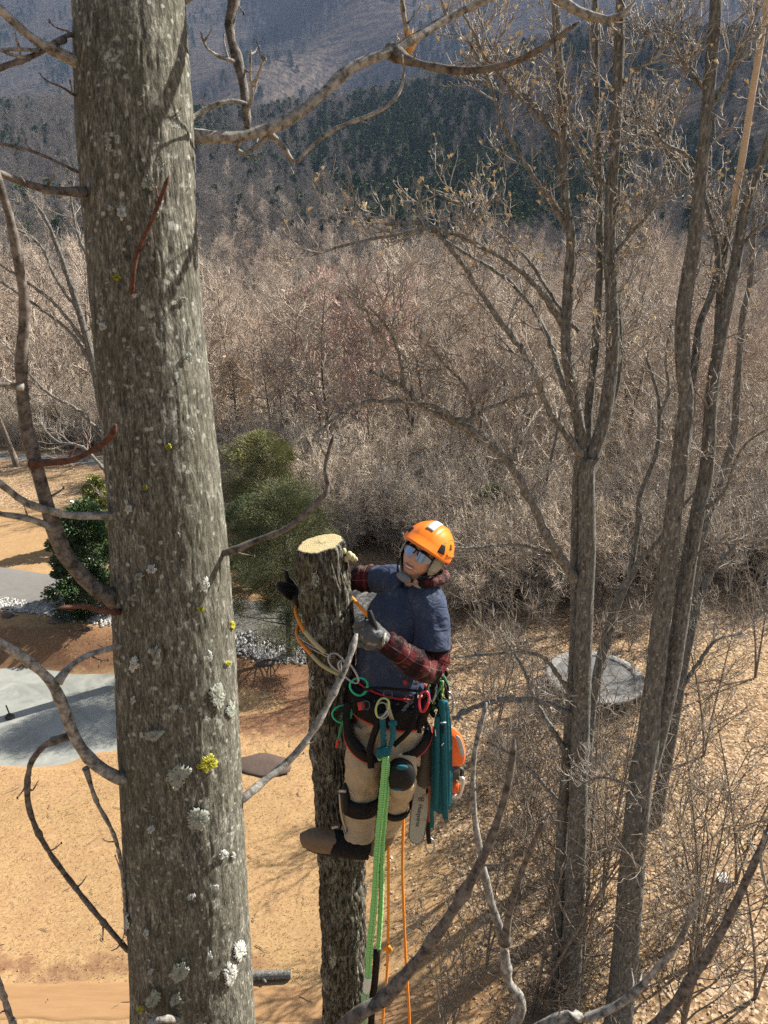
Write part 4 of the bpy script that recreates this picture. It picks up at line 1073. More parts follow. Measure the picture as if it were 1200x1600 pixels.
for i, (a_, b_, hh, lb) in enumerate(SAP):
    g0 = G(a_, b_); 
    r = np.random.default_rng(700 + i)
    Pn = 10; tz = np.linspace(0, 1, Pn); ns = 3 if i % 2 else 2
    st = []
    for q in range(ns):
        an = r.uniform(0, 6.28); le = r.uniform(.05, .28)
        st.append(np.stack([math.cos(an) * le * hh * tz ** 1.4, math.sin(an) * le * hh * tz ** 1.4, hh * r.uniform(.75, 1) * tz], -1))
    st = np.array(st); rad = np.repeat((.035 * hh / 6 * (1 - tz * .85) + .004)[None], ns, 0)
    zz = float(H(g0[0], g0[1])) - .1; st = st + np.array([g0[0], g0[1], zz])
    t = thing('sapling', (g0[0], g0[1], zz), 'thin dark leafless sapling ' + lb, 'sapling', 'saplings and small trees at the right')
    MB().tubes(st, rad, 6).build('stems', M_dark, t)
    c1, r1 = grow(st, rad, 11, .15, 1, .85, hh * .42, .09, 8, 720 + i, .14, .5, .005, .5)
    c2, r2 = grow(c1, r1, 6, .2, 1, .75, hh * .15, .08, 5, 740 + i, .18, .6, .004, .3)
    c3, r3 = grow(c2, r2, 3, .2, 1, .7, hh * .07, .08, 3, 760 + i, .2, .6, .0035, .2)
    MB().tubes(c1, r1, 5).tubes(c2, r2, 4).tubes(c3, r3, 3).build('branches', M_dark, t)

# underbrush that closes the wood edge: thickets nobody could count
bsrc = []; M_brush = bark_mat('brush_wood', (.42, .34, .26), (.78, .68, .55), rand=.3)
for k in range(4):
    r = np.random.default_rng(850 + k); hh = 3.6 + k * .6; mb = MB(); Pn = 6; tz = np.linspace(0, 1, Pn); st = []
    for q in range(7):
        an = r.uniform(0, 6.28); le = r.uniform(.1, .5); ox, oy = r.normal(0, .25, 2)
        st.append(np.stack([ox + math.cos(an) * le * hh * tz ** 1.2, oy + math.sin(an) * le * hh * tz ** 1.2, hh * r.uniform(.5, 1) * tz], -1))
    st = np.array(st); rad = np.repeat((.022 * (1 - tz * .8))[None], 7, 0); mb.tubes(st, rad, 4)
    c1, r1 = grow(st, rad, 9, .15, 1, .8, 1.3, .1, 4, 860 + k, .2, .6, .006, .4); mb.tubes(c1, r1, 3)
    c2, r2 = grow(c1, r1, 6, .15, 1, .8, .7, .1, 3, 870 + k, .2, .6, .005, .3); mb.tubes(c2, r2, 3)
    twig_tris(mb, c2, r2, 4, .35, 880 + k, .008)
    bsrc.append(bpy.data.objects.new('brush_source', mb.mesh('brush_source', M_brush)))
r = np.random.default_rng(890); bp = []
for k in range(6500):
    y = r.uniform(31, 125); x = r.uniform(-1, 1) * (y * .56 + 4)
    front = np.interp(x, [-60, -30, -8, -3, 0, 3, 8, 14, 30, 60], [66, 63, 50, 42, 37, 34, 34, 37, 36, 36])
    if y < front + r.exponential(1.0): continue
    if r.uniform() > np.interp(y - front, [0, 5, 25, 60], [1, .9, .45, .25]): continue
    if on_drive(x, y): continue
    bp.append((x, y, float(H(x, y)) - .05))
bp = np.array(bp); print('brush', len(bp))
scatter_tree('underbrush', 'tangled leafless brush closing the floor of the wood', bp, r.uniform(.6, 1.25, len(bp)), r.integers(0, 4, len(bp)), bsrc, 'brush')

usrc = []
for q in bsrc[:3]:
    m_ = q.data.copy(); m_.materials[0] = M_dark; usrc.append(bpy.data.objects.new('undergrowth_source', m_))
up_ = []
while len(up_) < 50:
    y = r.uniform(13, 36); x = r.uniform(.5, 1) * (y * .62) * r.uniform(.1, 1)
    if x < 1.2 + .10 * (30 - y) or abs(x - 8.4) < 2.2 and abs(y - 28) < 2.6: continue
    if r.uniform() > .35 + .65 * (vnoise(np.array(x / 2.0), np.array(y / 2.0), 91) > 0): continue
    up_.append((x, y, float(H(x, y)) - .05))
up_ = np.array(up_)
scatter_tree('undergrowth', 'thin dark leafless twigs and shoots growing over the leafy ground', up_, r.uniform(.3, .62, len(up_)), r.integers(0, 3, len(up_)), usrc, 'brush')

# ------------------------------------------------------------------ evergreens in the yard
def leafy(name, px, base_py, label, h, w, n, size, cols, seed, z0=0.0, kind='broad', trunk_r=.14, base=.05, Y=None):
    g0 = G(px, base_py, z0) if Y is None else np.array([ray(px, 800)[0] / ray(px, 800)[1] * Y, Y, z0])
    r = np.random.default_rng(seed); t = thing(name, (g0[0], g0[1], float(H(g0[0], g0[1])) - .05), label, 'tree' if kind == 'needle' else 'shrub')
    o0 = np.array(WORLD_AT[t.name]); tp = o0 + np.array([0, 0, h * .93])
    MB().tubes(np.array([[o0, o0 + np.array([.05, .03, h * .5]), tp]]), np.array([[trunk_r, trunk_r * .6, .02]]), 8).build('trunk', M_deep, t)
    # clumps at branch ends
    nb = 120 if kind == 'needle' else 90
    tb = base + (1 - base) * r.uniform(0, 1, nb) ** .9
    prof = (1 - tb) ** .55 * np.minimum(1, (tb + .12) * 3) if kind == 'broad' else (1 - tb) ** .36 * np.minimum(1, (tb + .15) * 2.5) * r.uniform(.35, 1.25, nb)
    a = r.uniform(0, 6.28, nb); R = w / 2 * prof * r.uniform(.45, 1.08, nb)
    cc = o0 + np.stack([np.cos(a) * R, np.sin(a) * R, tb * h + (.12 * R if kind == 'needle' else 0)], -1)
    root = o0 + np.stack([0 * a, 0 * a, np.maximum(.05, tb * h - .35 * R)], -1)
    mid = (cc + root) / 2 + np.array([0, 0, -.05])
    MB().tubes(np.stack([root, mid, cc], 1), np.array([[.035, .02, .008]] * nb), 4).build('branches', M_mid, t)
    cr_ = r.uniform(.5, 1.15, nb) * (w * (.125 if kind == 'needle' else .13))
    ci = r.integers(0, nb, n)
    d = unit(r.normal(0, 1, (n, 3))) * (r.uniform(0, 1, (n, 1)) ** .45) * cr_[ci][:, None] * np.array([1, 1, .7])
    p = cc[ci] + d
    out = unit(d + (cc[ci] - root[ci]) * .4 + r.normal(0, .35, (n, 3)) * .3 + np.array([0, 0, .1 if kind == 'needle' else 0]))
    L = size * r.uniform(.6, 1.3, (n, 1)); s = unit(np.cross(out, r.normal(0, 1, (n, 3)))) * L * (.07 if kind == 'needle' else .32)
    if kind == 'needle': v = np.stack([p - s, p + s, p + out * L], 1).reshape(-1, 3); f = np.arange(3 * n).reshape(-1, 3)
    else: v = np.stack([p, p + out * L * .5 + s, p + out * L, p + out * L * .5 - s], 1).reshape(-1, 3); f = np.arange(4 * n).reshape(-1, 4)
    MB().add(v, [f]).build('crown', cols, t, smooth=False); return t
def leaf_mat(name, a, b, c, gloss=.5, scale=1.6):
    n = NT(name); v = n.coord()
    q = n.ramp(n.noise(v, scale, 3, .7), [(.35, a), (.52, b), (.7, c)])
    q = n.mix(n.math('MULTIPLY', n.noise(v, 25, 2, .8), .5), q, c)
    try: n.b.inputs['Subsurface Weight'].default_value = 0.0
    except Exception: pass
    return n.fin(q, gloss, .4)
leafy('pine_tree', 452, 1008, 'loose soft green pine by the driveway, left behind the topped trunk', 8.2, 7.0, 150000, .12, leaf_mat('pine_needles', (.035, .052, .022), (.085, .098, .038), (.19, .19, .08), .85), 301, -.2, 'needle', .17, .10)
leafy('pine_tree', 392, 985, 'dense dark green pine showing between the near trunk and the loose pine', 5.0, 4.6, 50000, .15, leaf_mat('dark_needles', (.03, .05, .02), (.06, .09, .03), (.10, .13, .05), .85), 302, 0, 'needle', .12, .05, Y=37.5)
leafy('holly_bush', 128, 962, 'big dense dark green holly bush on the edge of the driveway', 5.6, 4.7, 42000, .15, leaf_mat('holly_leaves', (.018, .04, .018), (.035, .07, .025), (.09, .13, .035), .35), 303, 0, 'broad', .12, .02, Y=35.2)
leafy('young_evergreen', 152, 800, 'small yellow green evergreen peeping out above the holly bush', 4.3, 2.6, 22000, .14, leaf_mat('yellow_leaves', (.10, .12, .03), (.20, .21, .05), (.30, .29, .08), .5), 304, 0, 'broad', .08, .04, Y=43.5)
leafy('pine_tree', 415, 800, 'yellow green bushy evergreen rising behind the loose pine', 6.2, 6.6, 60000, .18, leaf_mat('light_needles', (.09, .11, .035), (.19, .19, .07), (.29, .27, .11), .85), 305, 0, 'needle', .12, .05, Y=46)
leafy('beech_tree', 378, 800, 'small tree still holding pale tan leaves, right of the big near trunk', 9.0, 5.5, 5200, .16, leaf_mat('withered_leaves', (.38, .24, .14), (.56, .40, .26), (.70, .55, .38), .7), 309, -1.5, 'broad', .08, .35, Y=60)
leafy('green_shrub', 770, 930, 'faint green cedar in the brush right of the helmet', 4.6, 3.4, 9000, .22, leaf_mat('cedar_needles', (.06, .07, .03), (.11, .12, .05), (.17, .17, .08)), 306, 0, 'needle', .08, .05, Y=41)

# ------------------------------------------------------------------ things on the ground
def rock(name, px, py, z, size, label, mat, seed, cat='rock'):
    g0 = G(px, py, z); g0[2] = H(g0[0], g0[1]) + size[2] * .25
    r = np.random.default_rng(seed); mb = MB(); nu, nv = 22, 12
    u = np.arange(nu) * 6.2832 / nu; w = np.linspace(.03, 3.11, nv)
    q = np.stack([np.sin(w)[:, None] * np.cos(u), np.sin(w)[:, None] * np.sin(u), np.cos(w)[:, None] * np.ones(nu)], -1)
    pl_ = unit(r.normal(0, 1, (9, 3))); m = np.max(np.einsum('ijk,lk->ijl', q, pl_), -1)
    q = q / (.55 + .45 * m)[..., None] * (1 + .04 * r.normal(0, 1, q.shape[:2]))[..., None]
    q = q * np.array(size) + g0
    j = np.arange(nv - 1)[:, None] * nu; k = np.arange(nu)[None]; k2 = (k + 1) % nu
    f = np.stack(np.broadcast_arrays(j + k, j + nu + k, j + nu + k2, j + k2), -1).reshape(-1, 4)
    mb.add(q.reshape(-1, 3), [f]); mb.f.append(np.arange(nu)[None]); mb.mi.append(np.array([0])); mb.f.append((mb.n - nu + np.arange(nu)[::-1])[None]); mb.mi.append(np.array([0]))
    return tag(mb.build(name, mat, smooth=True), label, cat)
M_rock = plain('dark_rock', (.11, .085, .07), .9, .2, var=.5, scale=5, bump=.6)
M_slab = plain('brown_stone', (.09, .065, .052), .9, .2, var=.4, scale=6, bump=.6)
rock('rock', 12, 962, 0, (.30, .2, .14), 'dark rounded rock on the lawn, nearest the left edge', M_rock, 1)
rock('rock', 88, 972, 0, (.34, .22, .16), 'dark rock on the lawn below the holly bush', M_rock, 2)
rock('rock', 137, 984, 0, (.26, .16, .10), 'small flat rock on the bank right of the darker rock', M_slab, 3)
rock('rock', 414, 1012, 0, (.42, .24, .16), 'dark rock at the foot of the gravel beside the pine trunk', M_rock, 4)
rock('stone_slab', 408, 1196, -.85, (.95, .62, .10), 'broad flat brown stone slab on the grass between the two near trunks', M_slab, 5, 'slab')
lg = thing('fallen_log', G(410, 1530, -.85), 'short grey log lying by the dirt track, right of the near trunk', 'log')
q0, q1 = G(352, 1530, -.85), G(455, 1526, -.85); q0[2] = H(q0[0], q0[1]) + .13; q1[2] = H(q1[0], q1[1]) + .13
mb, _, _ = bark_tube(np.array([[0, 0, 0], [0, 0, 1.]]), [.125, .115], 60, 40, furrow_soft, .8)
dv = q1 - q0; Ld = np.linalg.norm(dv); dv /= Ld; sd = unit(np.cross([0, 0, 1.], dv)); upv = np.cross(dv, sd)
mb.v[0] = q0 + mb.v[0][:, 2:3] * dv * Ld + mb.v[0][:, 0:1] * sd + mb.v[0][:, 1:2] * upv
mb.build('bark', M_midt, lg)
MB().loft([q1, q1 + dv * .006], sd, upv, [.112, .10], [.112, .10], 20).build('cut_end', plain('old_cut_wood', (.36, .29, .2), .9, .2), lg)
MB().tube([q0 * .45 + q1 * .55, q0 * .4 + q1 * .6 + np.array([.05, -.2, -.02])], [.045, .035], sides=7).build('stub', M_midt, lg)
# aerator pipe in the pond
g0 = G(17, 1122, -1.08); ae = thing('pond_marker', g0, 'dark post with a float standing in the pond ice', 'post')
M_blk = plain('black_plastic', (.018, .018, .02), .5, .4, var=.3)
MB().tube([g0 + np.array([0, 0, .05]), g0 + np.array([-.10, 0, .62])], .03, sides=7).build('post', M_blk, ae)
MB().ball(g0 + np.array([-.02, -.02, .08]), [.2, .14, .16]).ball(g0 + np.array([-.16, .0, .05]), [.08, .08, .08]).build('float', M_blk, ae)
# trampoline
tg = G(928, 1085); tg = np.array([tg[0], tg[1] + .2, 0.0]); tg[2] = H(tg[0], tg[1])
tp_ = thing('trampoline', tg, 'round trampoline with a pale worn edge pad on the leafy ground', 'trampoline')
RT, HT = 1.98, .72; aa = np.linspace(0, 6.2832, 73)[:-1]
def ringv(r_, z_): return np.stack([tg[0] + r_ * np.cos(aa), tg[1] + r_ * np.sin(aa), tg[2] + z_ + 0 * aa], -1)
def annulus(prof, name, mat):
    V = np.concatenate([ringv(a_, b_) for a_, b_ in prof]); m = len(prof); N = 72
    f = np.array([[j * N + k, (j + 1) * N + k, (j + 1) * N + (k + 1) % N, j * N + (k + 1) % N] for j in range(m - 1) for k in range(N)])
    V = V + np.random.default_rng(3).normal(0, .003, V.shape)
    return MB().add(V, [f]).build(name, mat, tp_)
n_ = NT('trampoline_mat'); v_ = n_.coord()
annulus([(1.62, HT - .01), (1.3, HT - .035), (.9, HT - .05), (.5, HT - .06), (.02, HT - .065)], 'mat', n_.fin(n_.ramp(n_.noise(v_, 1.6, 6, .75), [(.35, (.05, .05, .05)), (.55, (.12, .118, .115)), (.75, (.24, .235, .23))]), .7, .3))
n_ = NT('worn_pad'); v_ = n_.coord()
annulus([(RT + .02, HT - .06), (RT + .04, HT), (RT - .02, HT + .035), (1.75, HT + .03), (1.6, HT + .005), (1.6, HT - .03)], 'edge_pad', n_.fin(n_.ramp(n_.noise(v_, 4, 6, .75), [(.38, (.11, .108, .10)), (.55, (.22, .215, .205)), (.7, (.36, .35, .33))]), .8, .3))
M_steel = plain('dull_steel', (.30, .30, .30), .45, .5, .6, var=.3)
annulus([(RT, HT - .07), (RT + .03, HT - .04), (RT, HT - .01), (RT - .03, HT - .04), (RT, HT - .07)], 'frame', M_steel)
for k in range(4):
    a = k * math.pi / 2 + .5
    p0 = tg + np.array([math.cos(a - .22) * RT, math.sin(a - .22) * RT, HT - .05]); p3 = tg + np.array([math.cos(a + .22) * RT, math.sin(a + .22) * RT, HT - .05])
    g1 = p0.copy(); g1[2] = tg[2] + .05; g2 = p3.copy(); g2[2] = tg[2] + .05
    MB().tube([p0, g1 + np.array([0, 0, .03]), (g1 + g2) / 2, g2 + np.array([0, 0, .03]), p3], .022, 30, 7).build('leg', M_steel, tp_)
# post with a nest box
g0 = G(1115, 1440); nb_ = thing('nest_box_post', (g0[0], g0[1], float(H(g0[0], g0[1]))), 'small grey wooden box with a pale roof on a post', 'nest box')
o0 = np.array(WORLD_AT[nb_.name]); M_gw = plain('weathered_wood', (.22, .19, .16), .9, .2, var=.4, scale=14)
MB().box(o0 + np.array([0, 0, .65]), (.09, .09, 1.3)).build('post', M_gw, nb_, smooth=False)
bx = MB().box(o0 + np.array([0, -.02, 1.43]), (.20, .20, .28)).build('box', M_gw, nb_, smooth=False)
cR = np.array(Matrix.Rotation(.25, 3, 'X')); MB().box(o0 + np.array([0, -.03, 1.60]), (.27, .28, .03), cR).build('roof', plain('pale_roof_board', (.55, .53, .49), .8, .3), bx, smooth=False)
MB().tube([o0 + np.array([0, -.118, 1.47]), o0 + np.array([0, -.124, 1.47])], .028, 2, 12).build('entrance_hole', M_blk, bx)
# ------------------------------------------------------------------ the climber
def cam3(v): return v[0] * np.array([1., 0, 0]) + v[1] * CU - v[2] * CF      # right, up, towards the camera
def remesh(o, vox, smooth_it=4, wr=0.0, wscale=.08, fac=.5):
    m = o.modifiers.new('union', 'REMESH'); m.mode = 'VOXEL'; m.voxel_size = vox; m.use_smooth_shade = True
    if smooth_it:
        s = o.modifiers.new('soften', 'SMOOTH'); s.iterations = smooth_it; s.factor = fac
    if wr:
        for k, (sc, st) in enumerate(((wscale, wr), (wscale * .45, wr * .5))):
            t = bpy.data.textures.new('folds', 'CLOUDS'); t.noise_scale = sc; t.noise_depth = 3
            d = o.modifiers.new('folds', 'DISPLACE'); d.texture = t; d.strength = st; d.mid_level = .5
        t = bpy.data.textures.new('creases', 'MARBLE'); t.noise_scale = wscale * 1.1; t.turbulence = 9; t.noise_depth = 2; t.marble_type = 'SHARP'
        d = o.modifiers.new('creases', 'DISPLACE'); d.texture = t; d.strength = wr * .55; d.mid_level = .4
    return o
def px2m(w, py, Y): return w / FP * (Y / ray(600, py)[1])
def limb(mb, pts, radii, n=None, sides=22):
    return mb.tube(pts, radii, n or 6 * len(pts), sides, True)
def cloth(name, cols, scale=40, rough=.9, fold=.5, fine=.5, spec=.15):
    n = NT(name); v = n.coord()
    a = n.noise(v, scale * .25, 5, .6, .6); b = n.noise(v, scale * 14, 2, .6)
    c = n.mix(a, cols[0], cols[1]); c = n.mix(n.math('MULTIPLY', b, .35), c, cols[0])
    w = n.noise(n.coord(scale=(1, 1, 1.8)), 10, 3, .45, 2.2)
    n.bump(n.math('ADD', n.math('MULTIPLY', w, fold), n.math('MULTIPLY', b, fine * .03)), .9, .045)
    return n.fin(c, rough, spec), n
M_skin, ns_ = cloth('skin', ((.46, .25, .165), (.58, .34, .24)), 60, .5, 0.0, .2, .35)
M_navy, nn_ = cloth('navy_cotton', ((.026, .036, .070), (.062, .080, .128)), 30, .9, .35)
# wood dust on the shirt
vd = nn_.coord(); dn = nn_.noise(vd, 9, 4, .7); dd = nn_.noise(vd, 230, 2, .8)
dm_ = nn_.math('MULTIPLY', nn_.ramp(dn, [(.50, (0, 0, 0)), (.68, (.8, .8, .8))]), nn_.ramp(dd, [(.52, (0, 0, 0)), (.62, (.6, .6, .6))]))
old = nn_.b.inputs['Base Color'].links[0].from_socket
nn_.l(nn_.mix(dm_, old, (.40, .40, .36)), nn_.b.inputs['Base Color'])
M_khaki, _ = cloth('khaki_canvas', ((.34, .265, .17), (.47, .375, .25)), 30, .9, .3)
M_grey, _ = cloth('grey_jersey', ((.29, .27, .215), (.42, .395, .32)), 40, .9, .8)
M_blackc, _ = cloth('black_nylon', ((.003, .003, .004), (.010, .010, .012)), 50, .75, .3, .5, .2)
M_red = plain('red_trim', (.50, .03, .025), .6, .3, var=.25)
M_teal, _ = cloth('teal_webbing', ((.005, .075, .10), (.012, .135, .17)), 60, .75, .2, .8, .25)
M_hook = plain('steel', (.34, .34, .35), .3, .5, .9, var=.2)
M_dkst = plain('dark_steel', (.07, .07, .075), .4, .5, .6, var=.2)
M_grn = plain('green_anodised', (.02, .42, .20), .35, .5, .4, var=.2)
M_orng = plain('orange_rope', (.80, .25, .03), .8, .2, var=.35, scale=260, bump=.8)
M_khk = plain('olive_rope_sleeve', (.42, .37, .20), .85, .2, var=.3, scale=200, bump=.6)
def plaid():
    n = NT('red_plaid'); uvn = n.n('ShaderNodeTexCoord'); se = n.n('ShaderNodeSeparateXYZ', ins={0: uvn.outputs['UV']})
    U = n.math('MULTIPLY', se.outputs[0], .36); Vv = se.outputs[1]
    def band(x, per, lo, hi, off=0.0):
        f = n.math('FRACT', n.math('DIVIDE', n.math('ADD', x, off), per))
        return n.math('MULTIPLY', n.math('GREATER_THAN', f, lo), n.math('LESS_THAN', f, hi))
    P_ = .115
    c = n.mix(n.math('MULTIPLY', band(U, P_, 0, .42), .75), (.085, .014, .017), (.009, .008, .009))
    c = n.mix(n.math('MULTIPLY', band(Vv, P_, 0, .42), .75), c, (.012, .010, .012))
    c = n.mix(n.math('MULTIPLY', band(U, P_, .68, .71), .18), c, (.55, .42, .36))
    c = n.mix(n.math('MULTIPLY', band(Vv, P_, .68, .71), .18), c, (.55, .42, .36))
    v = n.coord(); fz = n.noise(v, 260, 2, .8)
    c = n.mix(n.ramp(n.math('MULTIPLY', n.noise(v, 12, 3, .6), fz), [(.30, (0, 0, 0)), (.42, (.5, .5, .5))]), c, (.38, .27, .22))
    n.bump(n.math('ADD', n.math('MULTIPLY', n.noise(v, 22, 3, .5, 1.0), 1.0), n.math('MULTIPLY', fz, .2)), .8, .012)
    return n.fin(c, .95, .1)
M_plaid = plaid()

hip = P(608, 1130, 3.0)
man = thing('person', hip, 'climber in orange helmet, navy t-shirt and khaki trousers roped to the topped trunk', 'person')
# --- shoulders and torso frame
shR, shL = P(612, 905, 3.20), P(678, 934, 3.00)
AX = unit(shL - shR); AX = unit(AX * np.array([1, 1, .4])); AY = unit(np.cross(AX, [0, 0, 1]))   # across, front-back
tor = [((604, 1128, 2.99), .160, .120), ((606, 1095, 3.01), .160, .122), ((609, 1066, 3.02), .168, .130), ((612, 1020, 3.04), .166, .134), ((619, 985, 3.06), .164, .134), ((630, 950, 3.08), .162, .122),
       ((642, 928, 3.10), .156, .108), ((648, 912, 3.11), .12, .085), ((652, 900, 3.11), .062, .062)]
def torso(mb, k0, k1, grow_):
    q = tor[k0:k1]; c = np.array([P(*a) for a, _, _ in q]); rx = np.array([a[1] for a in q]) * .95 + grow_; ry = np.array([a[2] for a in q]) + grow_
    m = 40; u = np.linspace(0, 1, m); k_ = np.linspace(0, 1, len(q))
    cc = catmull(c, m); return mb.loft(cc, AX, AY, np.interp(u, k_, rx), np.interp(u, k_, ry), 36, True, 2.25)
armR = [P(612, 906, 3.19), P(590, 905, 3.26), P(545, 905, 3.31), P(500, 928, 3.30), P(472, 945, 3.23)]
armL = [P(674, 936, 3.02), P(678, 975, 2.96), P(672, 1042, 2.87), P(640, 1028, 2.80), P(603, 1003, 2.78)]
legR = [P(580, 1132, 2.97), P(571, 1185, 2.92), P(564, 1243, 2.90), P(561, 1278, 2.895), P(558, 1298, 2.885)]
legL = [P(638, 1130, 2.97), P(633, 1172, 2.90), P(625, 1212, 2.83), P(617, 1250, 2.92), P(602, 1290, 2.98)]
# --- head
F = unit(cam3((-.36, .09, .93))); U_ = cam3((.44, .87, .20)); U_ = unit(U_ - F * np.dot(U_, F)); Lf = np.cross(U_, F)   # Lf: the wearer's left
HR = np.stack([Lf, F, U_], 1)         # local x = left, y = forward, z = up
HC = P(660, 868, 3.06)
def hl(x, y, z): return HC + HR @ np.array([x, y, z])
def headshape(nu=150, nv=110, sc=1.0, feat=1.0):
    u = np.arange(nu) * 2 * math.pi / nu; w = np.linspace(.012, math.pi - .012, nv)
    x = np.sin(w)[:, None] * np.cos(u); y = np.sin(w)[:, None] * np.sin(u); z = np.cos(w)[:, None] * np.ones(nu)
    X, Y_, Z = x * .074, y * .094, z * .112
    jaw = smooth(-Z, .02, .11); X = X * (1 - .30 * jaw); Y_ = Y_ * (1 - .05 * jaw) + .012 * jaw
    X = X * (1 + .03 * np.exp(-((Z + .01) / .03) ** 2))
    fr = smooth(y, .15, .75)
    g = lambda cx, cz, sx, sz: np.exp(-((X - cx) / sx) ** 2 - ((Z - cz) / sz) ** 2) * fr
    d = 0 * X
    d += .017 * g(0, -.012, .009, .022) + .014 * g(0, -.028, .012, .010) + .006 * (g(.013, -.031, .006, .006) + g(-.013, -.031, .006, .006))
    d += -.010 * (g(.031, .010, .017, .012) + g(-.031, .010, .017, .012)) + .006 * (g(.03, .030, .022, .008) + g(-.03, .030, .022, .008))
    d += .007 * (g(.044, -.020, .018, .016) + g(-.044, -.020, .018, .016)) + .006 * g(0, -.052, .026, .016) - .003 * g(0, -.042, .006, .006)
    d += .006 * g(0, -.092, .02, .014) - .006 * g(0, -.073, .02, .006) + .005 * (g(0, -.050, .020, .004) + g(0, -.064, .018, .005)) - .009 * g(0, -.057, .021, .0032)
    Y_ = Y_ + d * feat
    # ears
    for s in (1, -1):
        e = np.exp(-((Y_ + .008) / .016) ** 2 - ((Z + .005) / .028) ** 2) * smooth(x * s, .7, .95); X = X + s * .014 * e * feat
    V = np.stack([X, Y_, Z], -1) * sc
    j = np.arange(nv - 1)[:, None] * nu; k = np.arange(nu)[None]; k2 = (k + 1) % nu
    f = np.stack(np.broadcast_arrays(j + k, j + nu + k, j + nu + k2, j + k2), -1)
    return V, f, (x, y, z)
V, f, _ = headshape()
body = MB(); nu = 150
body.add((V @ HR.T + HC).reshape(-1, 3), [f.reshape(-1, 4)])
body.f.append((body.n - len(V.reshape(-1, 3)) + np.arange(nu))[None]); body.mi.append(np.array([0]))
body.f.append((body.n - nu + np.arange(nu)[::-1])[None]); body.mi.append(np.array([0]))
neckb = P(651, 905, 3.11)
limb(body, [hl(0, -.02, -.03), hl(0, -.025, -.09), neckb, neckb + np.array([0, 0, -.06])], [.055, .054, .058, .07])
torso(body, 0, 9, -.022)
for pts, rr_ in ((armR, [.052, .046, .040, .035, .028]), (armL, [.054, .047, .042, .038, .028]), (legR, [.085, .074, .058, .052, .044]), (legL, [.085, .074, .058, .052, .044])): limb(body, pts, rr_, sides=18)
bo = remesh(body.build('body', M_skin, man), .0036, 1, fac=.3)
# --- face bits: lips, teeth, eyes, brows
def facept(x, z, lift):
    yy = .094 * math.sqrt(max(0, 1 - (x / .074) ** 2 - (z / .112) ** 2)); return hl(x, yy + lift, z)
M_lip = plain('lips', (.36, .13, .105), .4, .4, var=.15); M_tooth = plain('teeth', (.72, .68, .60), .3, .5, var=.05); M_eye = plain('eye_white', (.7, .68, .65), .2, .5, var=.05); M_brow = plain('dark_hair', (.02, .014, .01), .8, .2, var=.3)
jz = lambda z: .012 * float(smooth(-z, .02, .11))
ml = MB(); ml.tube([facept(x, -.0545 + .0045 * (x / .024) ** 2, .012 + jz(-.05)) for x in np.linspace(-.024, .024, 9)], [.0016, .0034, .004, .0036, .003, .0036, .004, .0034, .0016], 33, 8)
ml.tube([facept(x, -.066 + .009 * (x / .024) ** 2, .011 + jz(-.06)) for x in np.linspace(-.024, .024, 9)], [.0016, .003, .0042, .005, .005, .005, .0042, .003, .0016], 33, 8)
ml.build('lips', M_lip, bo)
MB().tube([facept(x, -.0595 + .006 * (x / .024) ** 2, .0095 + jz(-.06)) for x in np.linspace(-.019, .019, 7)], [.002, .0036, .0042, .0042, .0042, .0036, .002], 25, 8).build('teeth', M_tooth, bo)
for s in (1, -1):
    e = MB().ball(hl(.031 * s, .074, .010), .0125, nu=16, nv=12).build('eye', M_eye, bo)
    MB().ball(hl(.031 * s, .0835, .009), [.005, .005, .005]).build('iris', M_brow, e)  if False else None
    MB().tube([facept(x * s, .030 - .004 * abs(x - .03) / .02, .005) for x in (.012, .022, .034, .048)], [.002, .004, .0035, .0015], 13, 8).build('eyebrow', M_brow, bo)
# --- safety glasses
gl_ = MB(); fp = lambda x, z, lift=.018: hl(x, .094 * math.sqrt(max(0, 1 - (x / .088) ** 2)) * .96 + lift - .008, z)
gl_.tube([fp(x, .024 - .010 * (abs(x) / .066) ** 3 + (-.004 if abs(x) < .006 else 0)) for x in np.linspace(-.068, .068, 15)], .0032, 57, 8)
for s in (1, -1):
    gl_.tube([fp(.068 * s, .014), hl(.080 * s, .03, .012), hl(.083 * s, -.03, .006)], [.0034, .003, .0025], 9, 8)
    gl_.tube([fp(.006 * s, .020), fp(.010 * s, .006), fp(.013 * s, -.004, .014)], .0022, 9, 6)
glo = gl_.build('safety_glasses', M_blackc, man)
n_ = NT('lens'); n_.b.inputs['Transmission Weight'].default_value = .25; M_lens = n_.fin((.26, .33, .44), .12, 1.0, .5)  # bluish base colour stands in for sky reflected in the lens
for s in (1, -1):
    V2 = []; 
    for j in range(8):
        for k in range(12):
            x = s * (.008 + .058 * k / 11); zt = .021 - .010 * (abs(x) / .066) ** 3; zb = -.016 - .004 * math.sin(k / 11 * 3.14) + .010 * (k / 11) ** 3
            V2.append(fp(x, zt + (zb - zt) * j / 7, .017 + .002 * math.sin(k / 11 * 3.14)))
    V2 = np.array(V2); V3 = V2 - F * .0018
    f2 = np.array([[j * 12 + k, j * 12 + k + 1, (j + 1) * 12 + k + 1, (j + 1) * 12 + k] for j in range(7) for k in range(11)])
    MB().add(np.concatenate([V2, V3]), [np.concatenate([f2, f2[:, ::-1] + 96])]).build('lens', M_lens, glo)
